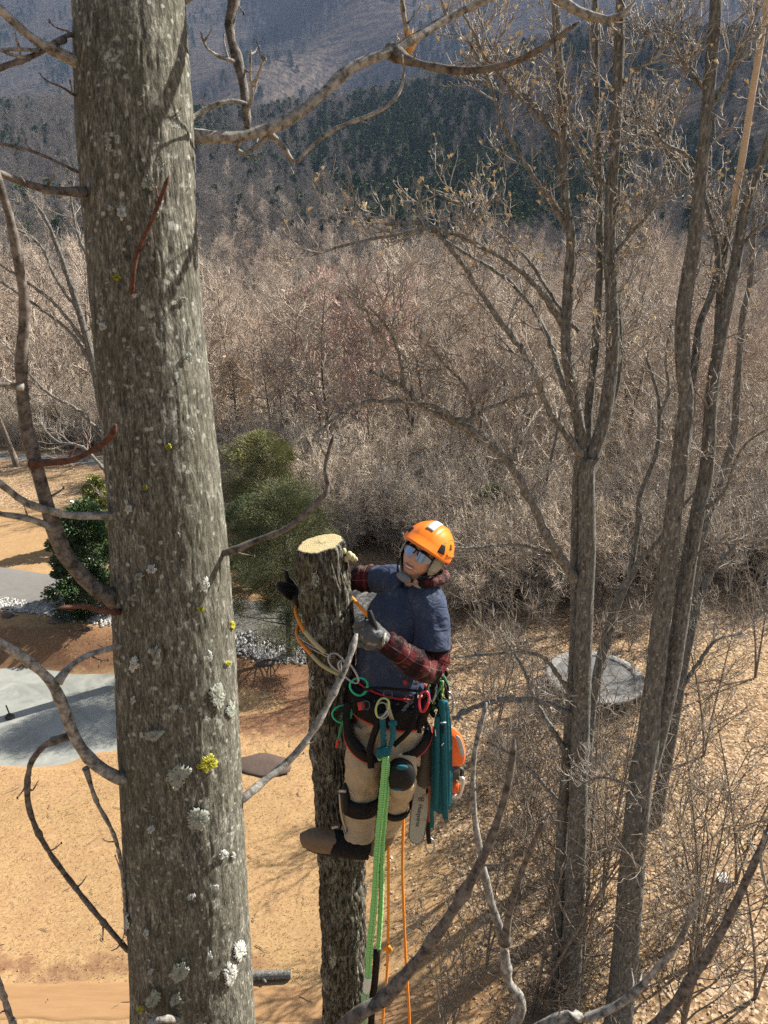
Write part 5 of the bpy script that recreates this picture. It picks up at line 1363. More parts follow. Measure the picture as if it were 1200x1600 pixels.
# --- grey hood worn under the helmet
V, f, (x, y, z) = headshape(120, 90, 1.11, .15)
yl = V[..., 1]; keep = ~((yl > .034) & (np.abs(V[..., 0]) < .066 - .35 * np.clip(-V[..., 2] - .05, 0, 1)) & (V[..., 2] > -.104))
ff = f.reshape(-1, 4); kk = keep.ravel()[ff].all(1)
hd = MB().add(((V * np.array([1.05, 1.0, 1.0])) @ HR.T + HC).reshape(-1, 3), [ff[kk]])
ho_ = hd.build('hood', M_grey, man); so = ho_.modifiers.new('thick', 'SOLIDIFY'); so.thickness = .006
nk = MB(); nc = [hl(0, -.03, -.075), hl(.004, -.028, -.10), hl(.012, -.03, -.125), P(660, 915, 3.09)]
nk.loft(catmull(np.array(nc), 24), Lf, unit(np.cross(U_, Lf)), np.interp(np.linspace(0, 1, 24), [0, .4, .7, 1], [.070, .074, .090, .105]), np.interp(np.linspace(0, 1, 24), [0, .4, .7, 1], [.066, .068, .080, .09]), 40)
nko = nk.build('neck_gaiter', M_grey, man); remesh(nko, .006, 3, .005, .05)
# --- plaid collar of the flannel, lying open round the neck
cb = MB(); cen = P(661, 908, 3.09)
sg_ = 1 if AY[1] > 0 else -1
ring = [cen + AX * math.cos(a) * .105 + AY * sg_ * math.sin(a) * .085 + np.array([0, 0, .018 + .022 * math.cos(a)]) for a in np.linspace(-1.25, 2.3, 22)]
cb.tube(ring, [.006, .014] + [.019, .023] * 9 + [.014, .006], 66, 14)
cbo = cb.build('flannel_collar', M_plaid, man)
# --- t-shirt
sh = MB(); torso(sh, 2, 8, .004)
sho = remesh(sh.build('t_shirt', M_navy, man), .0065, 6, .020, .15)
for pts, rr_ in (([P(648, 926, 3.06), P(666, 935, 3.02), P(673, 960, 2.97), P(675, 992, 2.925), P(674, 1014, 2.90)], [.058, .073, .075, .074, .079]),
                 ([P(636, 920, 3.12), P(612, 907, 3.19), P(597, 905, 3.24), P(588, 905, 3.26)], [.08, .070, .066, .068])):
    sv = MB(); limb(sv, pts, rr_, 40, 30); remesh(sv.build('shirt_sleeve', M_navy, sho), .0065, 4, .016, .11)
# --- flannel sleeves (plaid runs along them)
def sleeve(pts, radii, name='flannel_sleeve'):
    m = 60; c = catmull(np.array(pts), m); r_ = np.interp(np.linspace(0, 1, m), np.linspace(0, 1, len(radii)), radii)
    rr = np.random.default_rng(9)
    r_ = r_ * (1 + .05 * np.sin(np.arange(m) * .8) + .03 * np.sin(np.arange(m) * 1.9 + 1)); r_[-3:] *= np.array([1.0, .96, .9])
    mb = MB().tubes(c[None], r_[None], 40, True)
    v = mb.v[0].reshape(m, 40, 3); off = v - c[:, None]
    a = np.arange(40) * 2 * math.pi / 40; k = np.arange(m)[:, None]
    v = c[:, None] + off * (1 + .06 * np.sin(2 * a[None] + k * .31) + .035 * np.sin(5 * a[None] - k * .5))[..., None]
    mb.v[0] = v.reshape(-1, 3); return mb.build(name, M_plaid, man)
sleeve([P(680, 1003, 2.93), P(680, 1018, 2.91), P(671, 1044, 2.865), P(650, 1036, 2.81), P(622, 1016, 2.785), P(600, 1001, 2.775)], [.066, .066, .063, .056, .050, .045])
sleeve([P(600, 905, 3.25), P(575, 904, 3.28), P(545, 905, 3.31), P(515, 915, 3.31), P(484, 938, 3.26)], [.062, .060, .058, .052, .044])
# --- gloves
n_ = NT('grey_glove'); v_ = n_.coord(); c_ = n_.mix(n_.noise(v_, 60, 4, .7), (.045, .047, .05), (.115, .12, .122))
c_ = n_.mix(n_.ramp(n_.noise(v_, 38, 1, .4), [(.60, (0, 0, 0)), (.64, (.45, .45, .45))]), c_, (.32, .33, .34)); n_.bump(n_.noise(v_, 90, 3, .7), .5, .004); M_glove = n_.fin(c_, .85, .2)
M_rub = plain('black_rubber', (.007, .008, .009), .65, .25, var=.4, scale=60, bump=.3)
Yg = 2.775
g1 = MB()
limb(g1, [P(606, 1006, Yg), P(598, 999, Yg), P(586, 993, Yg), P(574, 989, Yg), P(566, 987, Yg + .005)], [.038, .038, .044, .045, .034], sides=24)
g1.ball(P(578, 981, Yg), [.045, .030, .038]); g1.ball(P(578, 1003, Yg), [.042, .028, .036])
glv = remesh(g1.build('glove', M_glove, man), .005, 3, .006, .03)
for i, (y0, y1, ln, rd) in enumerate([(974, 976, 1.0, .0145), (984, 985, 1.08, .0155), (995, 995, 1.0, .015), (1006, 1004, .85, .0135)]):
    a = P(571, y0, Yg - .016); b = P(560 - 1.5 * ln, y1, Yg + .002); c = P(562, y1 + 3, Yg + .032 * ln); d = P(571, y1 + 4, Yg + .042)
    g = MB(); limb(g, [a, b, c, d], [rd, rd * 1.06, rd, rd * .8], 20, 14); g.ball(b, rd * 1.08); g.build('finger', M_glove if i < 3 else M_glove, glv)
g = MB(); limb(g, [P(588, 986, Yg - .01), P(583, 974, Yg - .012), P(579, 962, Yg - .006), P(577, 954, Yg)], [.016, .0145, .013, .009], 22, 14); g.build('thumb', M_rub, glv)
MB().tube([P(601 - 3, 1012, Yg - .0), P(599, 1003, Yg - .045), P(602, 990, Yg - .01), P(604, 999, Yg + .045), P(598, 1012, Yg)], .006, 30, 8).build('cuff', M_grey, glv)
Y2 = 3.17
g2 = MB(); limb(g2, [P(482, 944, 3.24), P(473, 942, 3.20), P(466, 932, Y2), P(460, 923, Y2 - .02)], [.036, .036, .040, .034], sides=20); g2.ball(P(463, 928, Y2 - .01), [.034, .026, .040])
glw = remesh(g2.build('glove', M_rub, man), .005, 2)
for pts, r0_ in (([(463, 922, Y2), (456, 911, Y2 - .01), (449, 903, Y2 - .02), (447, 891, Y2 - .02)], .013), ([(458, 918, Y2 - .02), (448, 913, Y2 - .045), (440, 913, Y2 - .06), (436, 909, Y2 - .06)], .0125), ([(457, 923, Y2 - .03), (446, 920, Y2 - .055), (438, 918, Y2 - .07), (433, 914, Y2 - .075)], .013),
                 ([(457, 929, Y2 - .03), (447, 927, Y2 - .055), (441, 924, Y2 - .075), (437, 921, Y2 - .085)], .0125), ([(459, 935, Y2 - .02), (452, 934, Y2 - .045), (447, 931, Y2 - .06), (444, 928, Y2 - .07)], .011)):
    q = [P(*p) for p in pts]; g = MB(); limb(g, q, [r0_, r0_ * 1.03, r0_ * .95, r0_ * .72], 20, 12); g.build('finger' if r0_ != .013 or pts[0][1] != 922 else 'thumb', M_rub, glw)
# --- trousers
tr_ = MB(); q = tor[0:2]
tr_.loft(np.array([P(606, 1158, 2.965), P(606, 1145, 2.97), P(606, 1120, 2.98), P(606, 1092, 3.0), P(607, 1078, 3.01)]), AX, AY, [.085, .140, .172, .172, .166], [.08, .115, .135, .135, .13], 30, True, 2.3)
limb(tr_, legR, [.100, .087, .074, .069, .069], 40); limb(tr_, [legR[-1], P(557, 1305, 2.88)], [.074, .078], 4)
limb(tr_, legL, [.100, .086, .073, .064, .058], 40)
remesh(tr_.build('trousers', M_khaki, man), .0068, 6, .024, .11)
# --- boots
def boot(path, rad, up, name='boot'):
    q = catmull(np.array(path), 28); t = unit(np.gradient(q, axis=0)); upv = unit(up - t * (t @ up)[:, None]); sd = np.cross(t, upv)
    r_ = np.interp(np.linspace(0, 1, 28), np.linspace(0, 1, len(rad)), rad)
    mb = MB().loft(q, sd, upv, r_ * .86, r_, 28, True, 2.4); return mb
M_bootl = plain('brown_boot_leather', (.155, .105, .066), .7, .3, var=.3, scale=40, bump=.4)
upb = unit(np.array([.05, -.1, 1.]))
bt = boot([P(574, 1326, 2.88), P(556, 1322, 2.86), P(530, 1318, 2.85), P(505, 1314, 2.845), P(487, 1311, 2.845), P(472, 1312, 2.85)], [.040, .050, .052, .053, .056, .036], upb)
limb(bt, [P(558, 1300, 2.885), P(560, 1322, 2.875)], [.056, .056])
bto = remesh(bt.build('boot', M_bootl, man), .0055, 3, .006, .05)
sl_ = boot([P(575, 1340, 2.87), P(556, 1338, 2.855), P(530, 1335, 2.845), P(505, 1331, 2.84), P(486, 1327, 2.84), P(475, 1322, 2.85)], [.012, .015, .015, .015, .014, .006], upb)
sl_.build('sole', M_rub, bto)
gt = MB(); limb(gt, [P(518, 1315, 2.852), P(535, 1318, 2.855), P(556, 1321, 2.865), P(571, 1325, 2.88)], [.056, .060, .062, .056]); remesh(gt.build('ankle_strap', M_blackc, bto), .006, 2)
MB().tube([P(519, 1294, 2.80), P(528, 1291, 2.80)], .006, sides=8).build('buckle', M_hook, bto)
bt2 = boot([P(606, 1290, 3.0), P(598, 1308, 3.02), P(588, 1322, 3.05), P(580, 1332, 3.1)], [.052, .055, .05, .02], upb)
remesh(bt2.build('boot', M_bootl, man), .006, 3)
# steel climbing spur on the shank
MB().tube([P(531, 1240, 2.86), P(534, 1275, 2.85), P(545, 1312, 2.85), P(556, 1338, 2.88)], .006, sides=8).tube([P(531, 1236, 2.86), P(540, 1236, 2.83)], .008, sides=8).build('climbing_spur', M_hook, man)
# --- straps, bands
def band(c, n, axh, rx, ry, w, th, mb=None, N=48):
    n = unit(np.asarray(n, float)); ax = unit(axh - n * np.dot(axh, n)); ay = np.cross(n, ax); mb = mb or MB()
    a = np.arange(N) * 2 * math.pi / N; V = []
    for (dr, dz) in ((0, -.5), (th, -.5), (th * 1.15, 0), (th, .5), (0, .5)):
        V.append(c + n * dz * w + ax * ((rx + dr) * np.cos(a))[:, None] + ay * ((ry + dr) * np.sin(a))[:, None])
    V = np.concatenate(V); m = 5
    f = np.array([[j * N + k, j * N + (k + 1) % N, ((j + 1) % m) * N + (k + 1) % N, ((j + 1) % m) * N + k] for j in range(m) for k in range(N)])
    return mb.add(V, [f])
def strap(pts, w, th=.003, mb=None, n=None, twist=0.0, face=None):
    """a flat strap facing the camera"""
    q = catmull(np.array(pts), n or 6 * len(pts)); t = unit(np.gradient(q, axis=0))
    vw = unit(np.array([0, 0, CAMZ]) - q) if face is None else np.broadcast_to(face, q.shape)
    s = unit(np.cross(t, vw)); nn = np.cross(s, t)
    if twist:
        a = np.linspace(0, twist, len(q))[:, None]; s, nn = s * np.cos(a) + nn * np.sin(a), nn * np.cos(a) - s * np.sin(a)
    m = len(q); hw, ht = w / 2, th / 2
    V = np.stack([q - s * hw - nn * ht, q + s * hw - nn * ht, q + s * hw + nn * ht, q - s * hw + nn * ht], 1).reshape(-1, 3)
    f = np.array([[j * 4 + k, j * 4 + (k + 1) % 4, (j + 1) * 4 + (k + 1) % 4, (j + 1) * 4 + k] for j in range(m - 1) for k in range(4)] + [[3, 2, 1, 0], [4 * m - 4, 4 * m - 3, 4 * m - 2, 4 * m - 1]])
    return (mb or MB()).add(V, [f])
# knee pads
dR = unit(legR[3] - legR[1]); dL = unit(legL[3] - legL[2])
kp = band(legR[2] + dR * .02, dR, np.array([1., 0, 0]), .086, .086, .082, .006); kp.build('knee_strap', M_blackc, man)
k2 = MB(); k2.ball(P(541, 1248, 2.87), [.026, .055, .085], nu=20, nv=14); k2.build('knee_pad', M_rub, man)
MB().tube([P(546, 1236, 2.815), P(552, 1240, 2.808), P(553, 1246, 2.806)], .0035, sides=8).build('buckle', M_hook, man)
k3 = MB(); nrm = unit(np.array([0.05, -1, .55])); k3.ball(P(625, 1211, 2.785), [.070, .046, .086], nu=24, nv=16); k3o = k3.build('knee_pad', M_rub, man)
MB().ball(P(628, 1199, 2.738), [.026, .010, .012], nu=14, nv=8).build('trim', M_teal, k3o)
MB().ball(P(622, 1232, 2.752), [.026, .010, .010], nu=14, nv=8).build('trim', M_teal, k3o)
band(legL[3] + np.array([-.0, 0, -.02]), unit(legL[4] - legL[2]), np.array([1., 0, 0]), .072, .072, .045, .006).build('knee_strap', M_blackc, man)

# --- harness
UPT = unit(P(612, 1050, 3.04) - P(605, 1110, 3.0))
har = thing('climbing_harness', P(606, 1095, 3.01), 'black padded climbing harness with red edging round the waist of the climber', 'harness')
cW = P(607, 1089, 3.01)
nW = unit(UPT + AX * .06)
hb = MB(); band(cW, nW, AX, .186, .152, .13, .018, hb, 72); pad = hb.build('waist_pad', M_blackc, har)
wb = MB(); band(cW + nW * .012, nW, AX, .206, .172, .05, .006, wb, 72); wb.build('waist_belt', M_blackc, har)
MB_ = MB(); band(cW - nW * .070, nW, AX, .192, .158, .012, .006, MB_, 72); MB_.build('red_edge', M_red, pad)
MB_ = MB(); band(cW + nW * .070, nW, AX, .184, .150, .010, .006, MB_, 72); MB_.build('red_edge', M_red, pad)
for c, n, rx, ry in ((P(577, 1150, 2.94), (.50, -.30, .80), .112, .108), (P(634, 1148, 2.93), (-.42, -.30, .85), .110, .106)):
    lb = MB(); band(c, n, AX, rx, ry, .050, .010, lb, 60); lo_ = lb.build('leg_loop', M_blackc, har)
    rb = MB(); band(c - unit(np.array(n)) * .029, n, AX, rx + .001, ry + .001, .008, .008, rb, 60); rb.build('red_edge', M_red, lo_)
for pts, w in (([(593, 1108, 2.80), (590, 1130, 2.79), (582, 1155, 2.80), (578, 1175, 2.80), (580, 1200, 2.815)], .030), ([(648, 1085, 2.84), (650, 1110, 2.82), (640, 1140, 2.80), (615, 1165, 2.79)], .022), ([(545, 1098, 2.86), (541, 1120, 2.85), (548, 1150, 2.83), (566, 1172, 2.80)], .034),
               ([(664, 1092, 2.88), (656, 1125, 2.84), (655, 1145, 2.84)], .02), ([(545, 1100, 2.86), (530, 1112, 2.90), (512, 1128, 2.94)], .018)):
    strap([P(*p) for p in pts], w, .005).build('strap', M_blackc, har)
bk = MB(); 
for (a, b, c_, d) in ((571, 1102, 2.78, .028), (606, 1085, 2.79, .03), (640, 1090, 2.80, .026)):
    ctr = P(a, b, c_); hw = d / 2
    s1, s2 = np.array([1., 0, 0]), CU
    bk.tube([ctr - s1 * hw - s2 * hw, ctr + s1 * hw - s2 * hw, ctr + s1 * hw + s2 * hw, ctr - s1 * hw + s2 * hw, ctr - s1 * hw - s2 * hw], .0032, 17, 6)
bk.build('buckle', M_dkst, har)
strap([P(560, 1104, 2.80), P(569, 1102, 2.785)], .034, .006).build('red_tab', M_red, har)
strap([P(632, 1063, 2.83), P(635, 1069, 2.82)], .018, .006).build('red_tab', M_red, har)
rg = MB(); cR_ = P(597, 1110, 2.785); rg.tube([cR_ + cam3((math.cos(a) * .028, math.sin(a) * .034, .0)) for a in np.linspace(.2, 6.2, 20)], .0045, 50, 8); rg.build('ring', M_hook, har)
strap([P(605, 1098, 2.79), P(609, 1114, 2.785), P(614, 1128, 2.79)], .018, .006).build('bridge', plain('khaki_webbing', (.36, .32, .20), .85, .2), har)
for a_, b_ in ((585, 1096), (622, 1100), (655, 1085), (575, 1080), (645, 1105), (668, 1075)):
    MB().ball(P(a_, b_, 2.80 + abs(a_ - 600) * .0006), [.004, .003, .004]).build('rivet', M_dkst, har)
strap([P(567, 1078, 2.80), P(590, 1075, 2.78), P(620, 1077, 2.79), P(655, 1080, 2.83)], .012, .005).build('strap', M_blackc, har)

# --- metalwork: carabiners and rings, one thing each
def carabiner(px, py, Y, h, w, rot, mat, label, th=.0048, gate=M_hook, tiltv=0.0, group=None):
    c = P(px, py, Y); t = thing('carabiner', c, label, 'carabiner', group)
    ca, sa = math.cos(rot), math.sin(rot)
    loop = []
    for a in np.linspace(0, 2 * math.pi, 25):
        x = w / 2 * math.cos(a) * (1 + .18 * math.sin(a)); y = h / 2 * math.sin(a)
        x, y = x * ca - y * sa, x * sa + y * ca
        loop.append(c + cam3((x, y, x * tiltv)))
    MB().tube(loop[:20], th, 60, 8).build('body', mat, t)
    MB().tube(loop[19:], th * 1.25, 16, 8).build('gate', gate, t)
    return t
carabiner(528, 1036, 2.90, .10, .055, .75, M_hook, 'steel snap clip at the end of the olive rope sleeve on the trunk')
carabiner(545, 1050, 2.86, .12, .05, .70, M_hook, 'long steel carabiner joining the lanyard to the harness')
carabiner(561, 1073, 2.84, .075, .075, .2, M_grn, 'round green ring where the lanyard meets the belt', .005, M_grn)
carabiner(535, 1116, 2.90, .075, .085, .3, M_grn, 'dark green ring left of the thigh holding a short green cord', .005, M_grn)
carabiner(597, 1106, 2.765, .085, .05, -.35, plain('lime_metal', (.40, .50, .16), .4, .5, .4), 'pale green carabiner at the middle of the harness above the teal sling', .0045)
carabiner(662, 1096, 2.83, .090, .04, -.15, plain('pink_red_metal', (.62, .05, .10), .4, .5, .3), 'bright red carabiner on the right side of the harness', .0055, M_red)
carabiner(676, 1075, 2.90, .12, .035, -.05, M_hook, 'tall steel carabiner in the gear cluster behind the elbow', .005)
carabiner(700, 1098, 2.94, .10, .05, .15, M_hook, 'steel carabiner at the outer edge of the gear cluster', .0042)
carabiner(672, 1322, 3.02, .075, .045, .1, M_hook, 'silver end ring of the dark strap below the teal slings', .0055)
cg = thing('cord', P(532, 1125, 2.9), 'short green cord with red tip hanging beside the left thigh', 'cord')
M_gcord = plain('green_cord', (.03, .20, .10), .8, .2, var=.6, scale=300)
MB().tube([P(537, 1112, 2.88), P(540, 1122, 2.87), P(534, 1134, 2.88), P(530, 1150, 2.90), P(527, 1158, 2.90)], [.010, .010, .008, .006, .006], sides=8).tube([P(533, 1118, 2.88), P(545, 1122, 2.87), P(538, 1130, 2.87)], .007, sides=8).build('rope', M_gcord, cg)
MB().tube([P(528, 1155, 2.90), P(526, 1168, 2.905)], .0062, sides=8).build('red_tip', M_red, cg)
gc = thing('rope_coil', P(690, 1080, 2.95), 'tangle of thin green and black cords on the hip behind the elbow', 'cord')
rr = np.random.default_rng(77); M_gc2 = plain('lime_cord', (.22, .36, .08), .8, .2, var=.8, scale=200)
for k in range(13):
    a0, b0 = 683 + rr.uniform(-12, 14), 1062 + rr.uniform(-12, 14)
    pts = [(a0, b0), (a0 + rr.uniform(-4, 10), b0 + 18), (a0 + rr.uniform(-10, 8), b0 + rr.uniform(30, 52)), (a0 + rr.uniform(-14, 0), b0 + rr.uniform(20, 40)), (a0 - 3, b0 + 4)]
    MB().tube([P(a, b, 2.92 + rr.uniform(-.03, .05)) for a, b in pts], .0055, 26, 7).build('loop', (M_gc2, M_gcord, M_blackc, M_blackc)[k % 4], gc)
kw = MB()
for k in range(10): kw.ball(P(676 + rr.uniform(-5, 22), 1050 + rr.uniform(0, 75), 2.94), [.010, .012, .016])
kw.build('knots', M_blackc, gc)

# --- lanyard round the topped trunk
ly_ = thing('lanyard', P(500, 1000, 2.98), 'orange rope lanyard with olive sleeves passed round the topped trunk', 'rope')
MB().tube([P(467, 940, 3.20), P(462, 952, 3.12), P(466, 968, 3.04), P(476, 987, 2.985)], .0085, sides=10).build('rope', M_orng, ly_)
MB().tube([P(476, 986, 2.985), P(490, 1003, 2.955), P(508, 1020, 2.935)], .0105, sides=10).build('sleeve', M_khk, ly_)
MB().tube([P(547, 930, 3.17), P(556, 941, 3.05), P(568, 954, 2.90), P(580, 968, 2.80)], .0085, sides=10).build('rope', M_orng, ly_)
MB().tube([P(540, 976, 3.2), P(556, 980, 3.0), P(570, 988, 2.82)], .007, sides=10).build('rope', M_khk, ly_)
MB().tube([P(466, 978, 3.14), P(464, 990, 3.06), P(470, 1004, 3.0), P(486, 1022, 2.955)], .0085, sides=10).build('rope', M_orng, ly_)
MB().tube([P(486, 1022, 2.955), P(504, 1040, 2.93), P(530, 1054, 2.91), P(538, 1059, 2.90)], .0092, sides=10).build('sleeve', M_khk, ly_)
for dz in (0, 5):
    MB().tube([P(464, 985 + dz, 3.10), P(468, 996 + dz, 3.02), P(490, 1010 + dz, 2.965), P(518, 1026 + dz * .6, 2.93)], .0035, sides=8).build('wire', M_hook, ly_)
# --- teal sling and the green braided sling
ts = thing('teal_sling', P(600, 1120, 2.78), 'teal webbing knotted between the harness ring and the bright green sling', 'sling')
strap([P(597, 1115, 2.775), P(599, 1145, 2.765), P(600, 1172, 2.76)], .026, .004).build('webbing', M_teal, ts)
strap([P(612, 1128, 2.77), P(614, 1150, 2.76), P(608, 1172, 2.76)], .026, .004, twist=1.1).build('webbing', M_teal, ts)
kt = MB().ball(P(613, 1130, 2.765), [.020, .014, .016]).ball(P(600, 1174, 2.755), [.034, .024, .022]).ball(P(593, 1178, 2.76), [.016, .016, .02]); remesh(kt.build('knot', M_teal, ts), .004, 2, .008, .02)
gsl = thing('green_sling', P(602, 1180, 2.75), 'bright green braided rope sling hanging down from the teal knot', 'sling')
def braid_mat(name, a, b, c):
    n = NT(name); uvn = n.n('ShaderNodeTexCoord'); se = n.n('ShaderNodeSeparateXYZ', ins={0: uvn.outputs['UV']})
    ch = n.math('ABSOLUTE', n.math('SUBTRACT', n.math('FRACT', n.math('MULTIPLY', se.outputs[0], 4.0)), .5))
    w = n.math('FRACT', n.math('ADD', n.math('MULTIPLY', se.outputs[1], 105.0), n.math('MULTIPLY', ch, 1.6)))
    h = n.math('MULTIPLY', n.math('MULTIPLY', w, n.math('SUBTRACT', 1.0, w)), 4.0)
    v = n.coord(); fz = n.noise(v, 300, 3, .8)
    col = n.ramp(n.math('ADD', n.math('MULTIPLY', h, .55), n.math('MULTIPLY', fz, .5)), [(.25, a), (.55, b), (.9, c)])
    n.bump(n.math('ADD', h, n.math('MULTIPLY', fz, .4)), .9, .006)
    return n.fin(col, .85, .2)
M_gbr = braid_mat('green_braid', (.10, .50, .09), (.26, .74, .20), (.46, .86, .38))
def braid(pts, radii, name, mat, par):
    m = 160; q = catmull(np.array(pts), m); r_ = np.interp(np.linspace(0, 1, m), np.linspace(0, 1, len(radii)), radii)
    L = np.concatenate([[0], np.cumsum(np.linalg.norm(np.diff(q, axis=0), axis=1))])
    r_ = r_ * (1 + .05 * np.sin(L * 150) + .05 * np.sin(L * 37 + pts[0][0]))
    return MB().tubes(q[None], r_[None], 24, True).build(name, mat, par)
braid([P(603, 1180, 2.755), P(600, 1215, 2.75), P(596, 1260, 2.75), P(590, 1320, 2.76), P(586, 1390, 2.78), P(583, 1430, 2.79), P(578, 1475, 2.80), P(575, 1525, 2.81)], [.014, .0155, .0155, .0150, .0150, .0165, .0165, .0155], 'rope', M_gbr, gsl)
braid([P(603, 1180, 2.765), P(605, 1215, 2.765), P(602, 1260, 2.765), P(597, 1320, 2.775), P(596, 1390, 2.79), P(594, 1440, 2.80), P(591, 1483, 2.81)], [.013, .0140, .0140, .0135, .013, .0125, .012], 'rope', M_gbr, gsl)
braid([P(594, 1172, 2.77), P(593, 1178, 2.765), P(595, 1186, 2.765)], [.013, .017, .012], 'rope_end', M_gbr, gsl)
braid([P(575, 1525, 2.81), P(572, 1551, 2.815)], [.018, .017], 'whipping', plain('white_whipping', (.62, .64, .58), .85, .2, var=.25, scale=150, bump=.5), gsl)
braid([P(572, 1549, 2.815), P(569, 1575, 2.82), P(567, 1640, 2.84), P(566, 1800, 2.9)], [.018, .017, .014, .012], 'tail', braid_mat('mint_braid', (.08, .28, .08), (.25, .55, .22), (.6, .75, .5)), gsl)
strap([P(589, 1484, 2.80), P(586, 1530, 2.82), P(580, 1600, 2.84), P(578, 1800, 2.9)], .034, .006).build('black_strap', M_blackc, gsl)
# --- orange climbing rope: two hanging legs
for lab, pts in (('orange climbing rope hanging nearest the green sling, with a small knot', [(611, 1262, 2.98), (607, 1300, 2.98), (607, 1400, 2.98), (606, 1480, 2.98), (604, 1530, 2.98), (598, 1600, 2.98), (594, 1750, 2.98)]),
                 ('orange climbing rope hanging free to the right of the knotted one', [(640, 1150, 3.02), (632, 1230, 3.02), (630, 1290, 3.02), (629, 1360, 3.02), (631, 1430, 3.02), (635, 1515, 3.02), (640, 1600, 3.02), (644, 1750, 3.02)])):
    q = [P(*p) for p in pts]; e = q[-1].copy(); e2 = e.copy(); e2[2] = float(H(e[0], e[1])) + .05; m1 = (e + e2) / 2 + np.array([.08, .05, 0])
    t = thing('climbing_rope', q[0], lab, 'rope')
    MB().tube(q, .0072, 120, 10).tube([e, m1, e2], .0072, 40, 8).build('rope', M_orng, t)
    if 'knot' in lab[:80] and 'small' in lab: MB().ball(P(606, 1481, 2.98), [.016, .014, .022]).tube([P(600, 1484, 2.97), P(606, 1478, 2.965), P(611, 1484, 2.97), P(606, 1489, 2.975)], .007, 16, 8).build('knot', M_orng, t)
# --- teal strap bundle
tb = thing('strap_bundle', P(688, 1110, 2.9), 'bundle of teal webbing slings hanging from the right hip in front of the chainsaw', 'sling')
TS = [([(693, 1098), (685, 1125), (680, 1160), (679, 1220), (679, 1262)], .030, 2.90), ([(694, 1096), (690, 1130), (688, 1180), (687, 1230), (688, 1271)], .034, 2.88), ([(695, 1094), (697, 1130), (699, 1180), (700, 1230), (698, 1264)], .030, 2.905),
      ([(690, 1094), (693, 1140), (694, 1200), (695, 1250), (696, 1280)], .026, 2.87), ([(682, 1128), (678, 1170), (676, 1230), (675, 1270), (675, 1294)], .020, 2.915), ([(698, 1098), (703, 1140), (704, 1190), (704, 1240), (701, 1262)], .016, 2.93), ([(683, 1120), (683, 1180), (682, 1235), (681, 1268)], .022, 2.865)]
for k, (pts, w, Y_) in enumerate(TS):
    strap([P(a, b, Y_) for a, b in pts], w, .0035, twist=.25 * ((k % 3) - 1)).build('webbing', M_teal, tb)
bt_ = MB()
for k in range(5): strap([P(689, 1135 + 2.6 * k, 2.862), P(695, 1135 + 2.6 * k, 2.862)], .0035, .002, bt_, 3)
bt_.build('bar_tack', M_blackc, tb)
MB().ball(P(692, 1100, 2.89), [.026, .02, .02]).build('knot', M_teal, tb)
wl = MB(); strap([P(688, 1129, 2.86), P(697, 1129, 2.86)], .006, .002, wl, 3); strap([P(680, 1140, 2.86), P(681, 1150, 2.86)], .004, .002, wl, 3); strap([P(690, 1165, 2.86), P(693, 1161, 2.86)], .005, .002, wl, 3); wl.build('stitching', plain('white_thread', (.7, .7, .68), .8, .2), tb)
ds = thing('tool_strap', P(670, 1180, 2.95), 'dark strap with orange edge hanging between the chainsaw bar and teal slings', 'strap')
strap([P(669, 1170, 2.95), P(669, 1230, 2.955), P(669, 1300, 2.97), P(671, 1318, 2.985)], .022, .005).build('webbing', M_blackc, ds)
strap([P(671, 1215, 2.94), P(671, 1284, 2.955)], .012, .004).build('edge', plain('burnt_orange', (.38, .09, .02), .7, .3), ds)

# --- chainsaw
CSW = thing('chainsaw', P(690, 1170, 3.0), 'orange and black chainsaw hanging bar down behind the teal slings', 'chainsaw')
M_cso = plain('orange_plastic', (.82, .13, .015), .4, .5, var=.12, scale=10)
M_csb = plain('dark_grey_plastic', (.035, .033, .03), .55, .4, var=.35, scale=20)
YS = 3.0
def plate(pxs, Y, thick, bev=.0):
    """a solid with the outline drawn in the photo, thick metres deep, rounded edge"""
    q = np.array([P(a, b, Y) for a, b in pxs]); m = len(q); c = q.mean(0); vn = unit(np.array([0, 0, CAMZ]) - c)
    lay = [(0.90, thick / 2), (1.0, thick * .30), (1.0, -thick * .30), (.90, -thick / 2)]
    V = np.concatenate([c + (q - c) * s + vn * d for s, d in lay]); f = [[j * m + k, j * m + (k + 1) % m, (j + 1) * m + (k + 1) % m, (j + 1) * m + k] for j in range(3) for k in range(m)]
    mb = MB().add(V, [np.array(f)]); mb.f += [np.arange(m)[None, ::-1], (3 * m + np.arange(m))[None]]; mb.mi += [np.array([0]), np.array([0])]; return mb
def sm(pxs, k=3):
    q = np.array(pxs + [pxs[0]], float); return [tuple(p) for p in catmull(q, k * len(pxs) + 1)[:-1]]
bodyo = plate(sm([(668, 1142), (690, 1128), (708, 1136), (721, 1150), (727, 1172), (726, 1188), (719, 1197), (690, 1198), (668, 1180), (662, 1160)]), YS, .12).build('housing', M_cso, CSW)
plate(sm([(711, 1148), (719, 1152), (725, 1170), (726, 1182), (720, 1180), (716, 1165)]), YS - .064, .012).build('badge', plain('badge_grey', (.45, .44, .42), .5, .4, var=.5, scale=60), bodyo)
plate(sm([(650, 1166), (659, 1150), (674, 1158), (676, 1215), (668, 1232), (652, 1226), (646, 1205), (646, 1185)]), YS - .06, .09).build('clutch_cover', M_csb, CSW)
plate(sm([(690, 1190), (714, 1196), (718, 1214), (706, 1222), (690, 1218)]), YS, .10).build('rear_body', M_csb, CSW)
plate(sm([(704, 1222), (714, 1220), (717, 1232), (712, 1242), (704, 1240)]), YS, .05).build('trigger_guard', M_cso, CSW)
MB().tube([P(714, 1200, YS), P(722, 1203, YS), P(721, 1212, YS), P(716, 1218, YS)], .010, 20, 8).build('throttle', M_csb, CSW)
